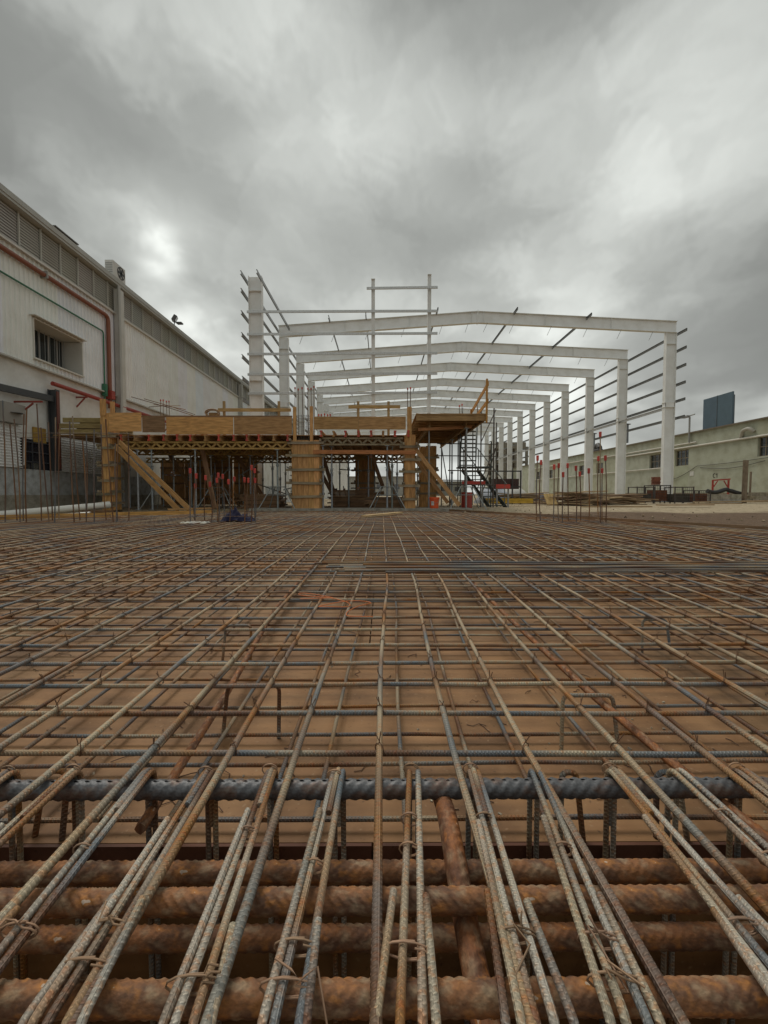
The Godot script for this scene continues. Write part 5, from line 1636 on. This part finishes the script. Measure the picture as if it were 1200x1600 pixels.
# ---------- yard ----------
func build_yard() -> void:
	# timber piles on the sand
	for q in [[9.0, 20.5, 1.7, 0.62, "low heap of weathered boards on the sand before the hall columns"], [11.7, 22.2, 1.6, 0.5, "flatter heap of boards on the sand nearer the steel cages"], [7.4, 24.0, 1.2, 0.55, "heap of offcut timber behind the red-capped bars"]]:
		var o := thing("timber_pile", q[4], "timber pile", Vector3(q[0], 0.0, -q[1]), "timber piles on the sand")
		for i in 34:
			var t := i / 34.0
			var y: float = 0.03 + q[3] * t
			var sp: float = q[2] * (1.0 - 0.55 * t)
			part(mb(jit(Color(0.30, 0.21, 0.13) if i % 3 else Color(0.42, 0.32, 0.2), 0.3)).box(Vector3(rnd(-sp, sp) * 0.6, y, rnd(-0.7, 0.7)), Vector3(rnd(1.3, 2.9), rnd(0.03, 0.06), rnd(0.12, 0.22)), Basis.from_euler(Vector3(rnd(-0.1, 0.1), rnd(-0.5, 0.5), rnd(-0.1, 0.1)))), "board", M.timber, o)
	# boards lying about
	for q in [[6.6, 14.6, 0.2, "single board lying flat on the sand in front of the heaps"], [10.5, 16.8, -0.1, "long thin board on the sand farther right"], [13.5, 19.4, 0.15, "board on the sand near the steel cages"]]:
		timber("loose_board", Vector3(q[0], 0.13, -q[1]), Vector3(q[0] + 2.2, 0.14, -q[1] + q[2]), 0.18, 0.04, Color(0.42, 0.31, 0.18), q[3], "board", "boards lying on the sand")
	var pn := thing("plywood_offcut", "pale yellow plywood offcut leaning against the timber heap", "plywood", at(860, 785, 19.4))
	pn.position.y = 0.05
	part(mb(Color(0.60, 0.43, 0.19)).box(Vector3(0, 0.28, 0), Vector3(0.52, 0.56, 0.02), Basis.from_euler(Vector3(-0.6, 0.2, 0))), "sheet", M.timber, pn)
	for i in 3:
		timber("yellow_beam", at(758, 785 - i * 2.6, 18.6 + 0.1 * i), at(832, 785 - i * 2.4, 19.4), 0.1, 0.07, Color(0.60, 0.38, 0.05), ["lowest", "middle", "topmost"][i] + " of the yellow formwork beams lying by the stair foot", "timber beam", "yellow beams by the stair")
	# steel mesh cages
	var x := 14.4
	for i in 4:
		var o := thing("mesh_cage", ORD[i] + " dark steel mesh cage from the left in the row beneath the nearest right column", "cage", Vector3(x, 0.02, -25.0 + rnd(-0.3, 0.3)), "steel mesh cages")
		var w: float = [1.0, 0.95, 1.05, 0.9][i]
		var h: float = [0.95, 1.05, 0.95, 0.75][i]
		var d := 0.9
		var k := jit(Color(0.06, 0.05, 0.045), 0.3)
		for sx in [0.0, w]:
			for sz in [0.0, -d]: part(mb(k).box(Vector3(sx, h * 0.5, sz), Vector3(0.05, h, 0.05)), "post", M.paint, o)
		for y in [0.08, h - 0.03]:
			for sz in [0.0, -d]: part(mb(k).box(Vector3(w * 0.5, y, sz), Vector3(w - 0.06, 0.045, 0.045)), "rail", M.paint, o)
			for sx in [0.0, w]: part(mb(k).box(Vector3(sx, y, -d * 0.5), Vector3(0.045, 0.045, d - 0.06)), "rail", M.paint, o)
		for j in 8: part(mb(k).rod(Vector3(w * (j + 1) / 9.0, 0.1, 0), Vector3(w * (j + 1) / 9.0, h - 0.05, 0), 0.008, 5), "mesh_bar", M.paint, o)
		for j in 4: part(mb(k).rod(Vector3(0.03, h * (j + 1) / 5.0, 0.012), Vector3(w - 0.03, h * (j + 1) / 5.0, 0.012), 0.008, 5), "mesh_bar", M.paint, o)
		if i % 2 == 1:
			part(mb(Color(0.2, 0.075, 0.04)).box(Vector3(w * 0.5, h * 0.42, -d * 0.5), Vector3(w * 0.8, h * 0.6, d * 0.75)), "contents", M.concrete, o)
		else:
			part(mb(Color(0.09, 0.075, 0.06)).box(Vector3(w * 0.5, h * 0.34, -d * 0.55), Vector3(w * 0.85, h * 0.45, d * 0.7)), "contents", M.concrete, o)
		x += w + 0.06
	var br := thing("brick_stack", "small stack of red-brown blocks standing on the mesh cages", "blocks", Vector3(15.75, 1.08, -25.4))
	for i in 5: part(mb(jit(Color(0.22, 0.08, 0.05), 0.2)).box(Vector3(0.02 * (i % 2), 0.05 + i * 0.09, 0), Vector3(0.36, 0.085, 0.3)), "block", M.concrete, br)
	var cr := thing("concrete_blocks", "pale grey blocks beside the last mesh cage", "blocks", Vector3(19.2, 0, -25.6))
	for i in 6: part(mb(jit(Color(0.38, 0.36, 0.31), 0.1)).box(Vector3((i % 3) * 0.62, 0.14 + 0.27 * (i / 3), 0), Vector3(0.6, 0.26, 0.4)), "block", M.concrete, cr)
	# red frame, hose, wooden posts
	var rf := thing("trestle", "low red steel frame standing behind the cages by the painted mark", "trestle", at(1113, 778, 28.0))
	rf.position.y = 0
	var rk := Color(0.42, 0.05, 0.035)
	for sx in [0.0, 1.0]: part(mb(rk).box(Vector3(sx, 0.72, 0), Vector3(0.08, 1.44, 0.08)), "post", M.paint, rf)
	part(mb(rk).bar(Vector3(-0.05, 1.42, 0.05), Vector3(1.06, 1.5, 0.05), 0.07, 0.08), "top_rail", M.paint, rf)
	part(mb(rk).bar(Vector3(0.05, 1.0, 0.0), Vector3(0.3, 1.38, 0.0), 0.05, 0.05), "gusset", M.paint, rf)
	part(mb(rk).bar(Vector3(0.95, 1.0, 0.0), Vector3(0.7, 1.4, 0.0), 0.05, 0.05), "gusset", M.paint, rf)
	var ho := thing("black_hose", "thick black hose sagging beside the red frame", "hose", Vector3.ZERO)
	var hp := PackedVector3Array()
	for i in 17: hp.append(at(1105 + i * 3.8, 767 + 2.5 * sin(i * 0.55) + (2.0 if i > 8 else 0.0), 27.2))
	part(mb(Color(0.02, 0.02, 0.022)).tube(hp, 0.13, 9), "tube", M.plastic, ho)
	for q in [[1165, 719, 27.0, 0.2, "thick weathered wooden post standing before the green wall"], [1173, 737, 30.0, 0.09, "thin wooden stake behind the thick post"]]:
		var t := at(q[0], q[1], q[2])
		var o := thing("wooden_post", q[4], "post", Vector3(t.x, 0, t.z), "wooden posts by the green wall")
		part(mb(Color(0.24, 0.19, 0.14)).box(Vector3(0, t.y * 0.5, 0), Vector3(q[3], t.y, q[3]), Basis.from_euler(Vector3(0, 0.3, -0.02))), "shaft", M.timber, o)
		if q[3] > 0.15: part(mb(Color(0.22, 0.17, 0.12)).bar(Vector3(-0.9, 0.03, 0.1), Vector3(-0.08, 0.35, 0), 0.07, 0.09), "stay", M.timber, o)
	var lw := thing("low_wall", "low rough block wall at the far right foot of the green wall", "wall", Vector3(24.5, 0, -29.5))
	for i in 14:
		for j in 3: part(mb(jit(Color(0.36, 0.32, 0.25), 0.15)).box(Vector3(i * 0.42 + 0.2 * (j % 2), 0.11 + j * 0.215, rnd(-0.02, 0.02)), Vector3(0.405, 0.205, 0.3)), "block", M.concrete, lw)
	for q in [[1085, 1200, 783, 24.0, "long plank on low blocks at the far right of the sand"], [1120, 1200, 779, 26.5, "second long plank behind it at the far right"]]:
		timber("long_plank", Vector3(at(q[0], q[2], q[3]).x, 0.12, -q[3]), Vector3(at(q[1] + 40, q[2], q[3]).x, 0.16, -q[3] - 0.5), 0.22, 0.06, Color(0.40, 0.30, 0.19), q[4], "plank", "planks at the far right")
	# dark rack and wrapped bundles beyond the stair
	var rc := thing("steel_rack", "dark steel rack with railings beyond the stair", "rack", Vector3(at(770, 772, 21.5).x, 0, -21.5))
	var rw := 1.35
	for sx in [0.0, 0.95, rw]: part(mb(Color(0.05, 0.045, 0.045)).box(Vector3(sx, 0.85, 0), Vector3(0.06, 1.7, 0.06)), "post", M.paint, rc)
	for y in [0.9, 1.66]: part(mb(Color(0.05, 0.045, 0.045)).box(Vector3(rw * 0.5, y, 0.02), Vector3(rw, 0.06, 0.05)), "rail", M.paint, rc)
	for j in 9: part(mb(Color(0.05, 0.045, 0.045)).rod(Vector3(rw * (j + 1) / 10.0, 0.9, 0), Vector3(rw * (j + 1) / 10.0, 1.3, 0), 0.012, 5), "bar", M.paint, rc)
	part(mb(Color(0.09, 0.04, 0.035)).box(Vector3(rw * 0.5, 1.05, -0.3), Vector3(rw * 0.95, 0.5, 0.3)), "load", M.paint, rc)
	for q in [[6.6, 26.0, 0.9, Color(0.42, 0.45, 0.5), "pale blue-grey wrapped bundle behind the steel rack"], [8.0, 27.5, 1.0, Color(0.55, 0.54, 0.5), "whitish wrapped bundle behind the timber heaps"], [9.3, 26.0, 0.55, Color(0.14, 0.15, 0.18), "low dark wrapped bundle behind the timber heaps"]]:
		lump(Vector3(q[0], 0, -q[1]), q[2], q[3], q[4])
	var rd := thing("red_drum", "red drum standing by the stair foot", "drum", at(729, 792, 16.3))
	rd.position.y = 0.0
	part(mb(Color(0.34, 0.05, 0.035)).lathe(Vector3.ZERO, PackedVector2Array([Vector2(0, 0), Vector2(0.2, 0), Vector2(0.2, 0.2), Vector2(0.21, 0.21), Vector2(0.2, 0.22), Vector2(0.2, 0.42), Vector2(0.21, 0.43), Vector2(0.2, 0.44), Vector2(0.2, 0.62), Vector2(0, 0.62)]), 20), "barrel", M.paint, rd)
	for q in [[722, 758, 755, 17.6, "red plastic barrier beam left of the stair foot"], [775, 797, 760, 17.8, "red plastic barrier beam right of the stair foot"]]:
		var a := at(q[0], q[2], q[3])
		var b := at(q[1], q[2] + 1.0, q[3])
		var o := thing("barrier", q[4], "barrier", Vector3(a.x, 0, a.z), "red barriers by the stair")
		part(mb(Color(0.55, 0.06, 0.04)).box(Vector3((b.x - a.x) * 0.5, a.y, 0), Vector3(b.x - a.x, 0.17, 0.05)), "beam", M.plastic, o)
		for t in [0.1, 0.9]: part(mb(Color(0.3, 0.3, 0.29)).box(Vector3((b.x - a.x) * t, a.y * 0.5, -0.06), Vector3(0.06, a.y, 0.05)), "leg", M.paint, o)
	# stones and clods strewn at the slab edge
	var cl := MB.new()
	for i in 260:
		var z := rnd(7.0, 30.0)
		var xx := slab_right(z) + 0.3 + rng.randf() * rng.randf() * 14.0
		if z < 15.0 and xx < slab_right(z) + 0.25: continue
		var s := rnd(0.008, 0.03)
		cl.col = jit(Color(0.34, 0.27, 0.18), 0.35)
		cl.box(Vector3(xx, 0.0 + s * 0.3 + (0.05 if z > 16.0 else 0.0), -z), Vector3(s * rnd(1, 2.2), s, s * rnd(0.8, 1.5)), Basis.from_euler(Vector3(rnd(0, 3), rnd(0, 3), rnd(0, 3))))
	var ct := part(cl, "clods", M.ground, self)
	tag(ct, "stones and clods strewn over the sand", "stones", "", "stuff")

func lump(m: Vector3, h: float, k: Color, label: String) -> void:
	var b := MB.new()
	b.col = k
	var n := 20
	var r := 12
	for j in r + 1:
		var t := float(j) / r
		for i in n + 1:
			var a := TAU * i / n
			var d := Vector3(cos(a), 0, sin(a))
			var q := rust_noise.get_noise_2d(cos(a) * 1.5 + m.x, sin(a) * 1.5 + t * 2.0)
			var rad := 0.85 * sqrt(maxf(0.0, 1.0 - pow(t, 3.0))) * (1.0 + 0.35 * q)
			b.v.append(m + d * rad * Vector3(1.2, 1, 0.8) + Vector3(0, h * t * (1.0 + 0.25 * q), 0))
			b.n.append((d + Vector3.UP * t * t * 2.0).normalized())
			b.uv.append(Vector2(a, t)); b.c.append(k)
	for j in r:
		for i in n:
			var q := j * (n + 1) + i
			var w := n + 1
			b.ix.append(q); b.ix.append(q + 1); b.ix.append(q + w + 1); b.ix.append(q); b.ix.append(q + w + 1); b.ix.append(q + w)
	single(b, "wrapped_bundle", M.fabric, label, "bundle", "wrapped bundles in the yard")
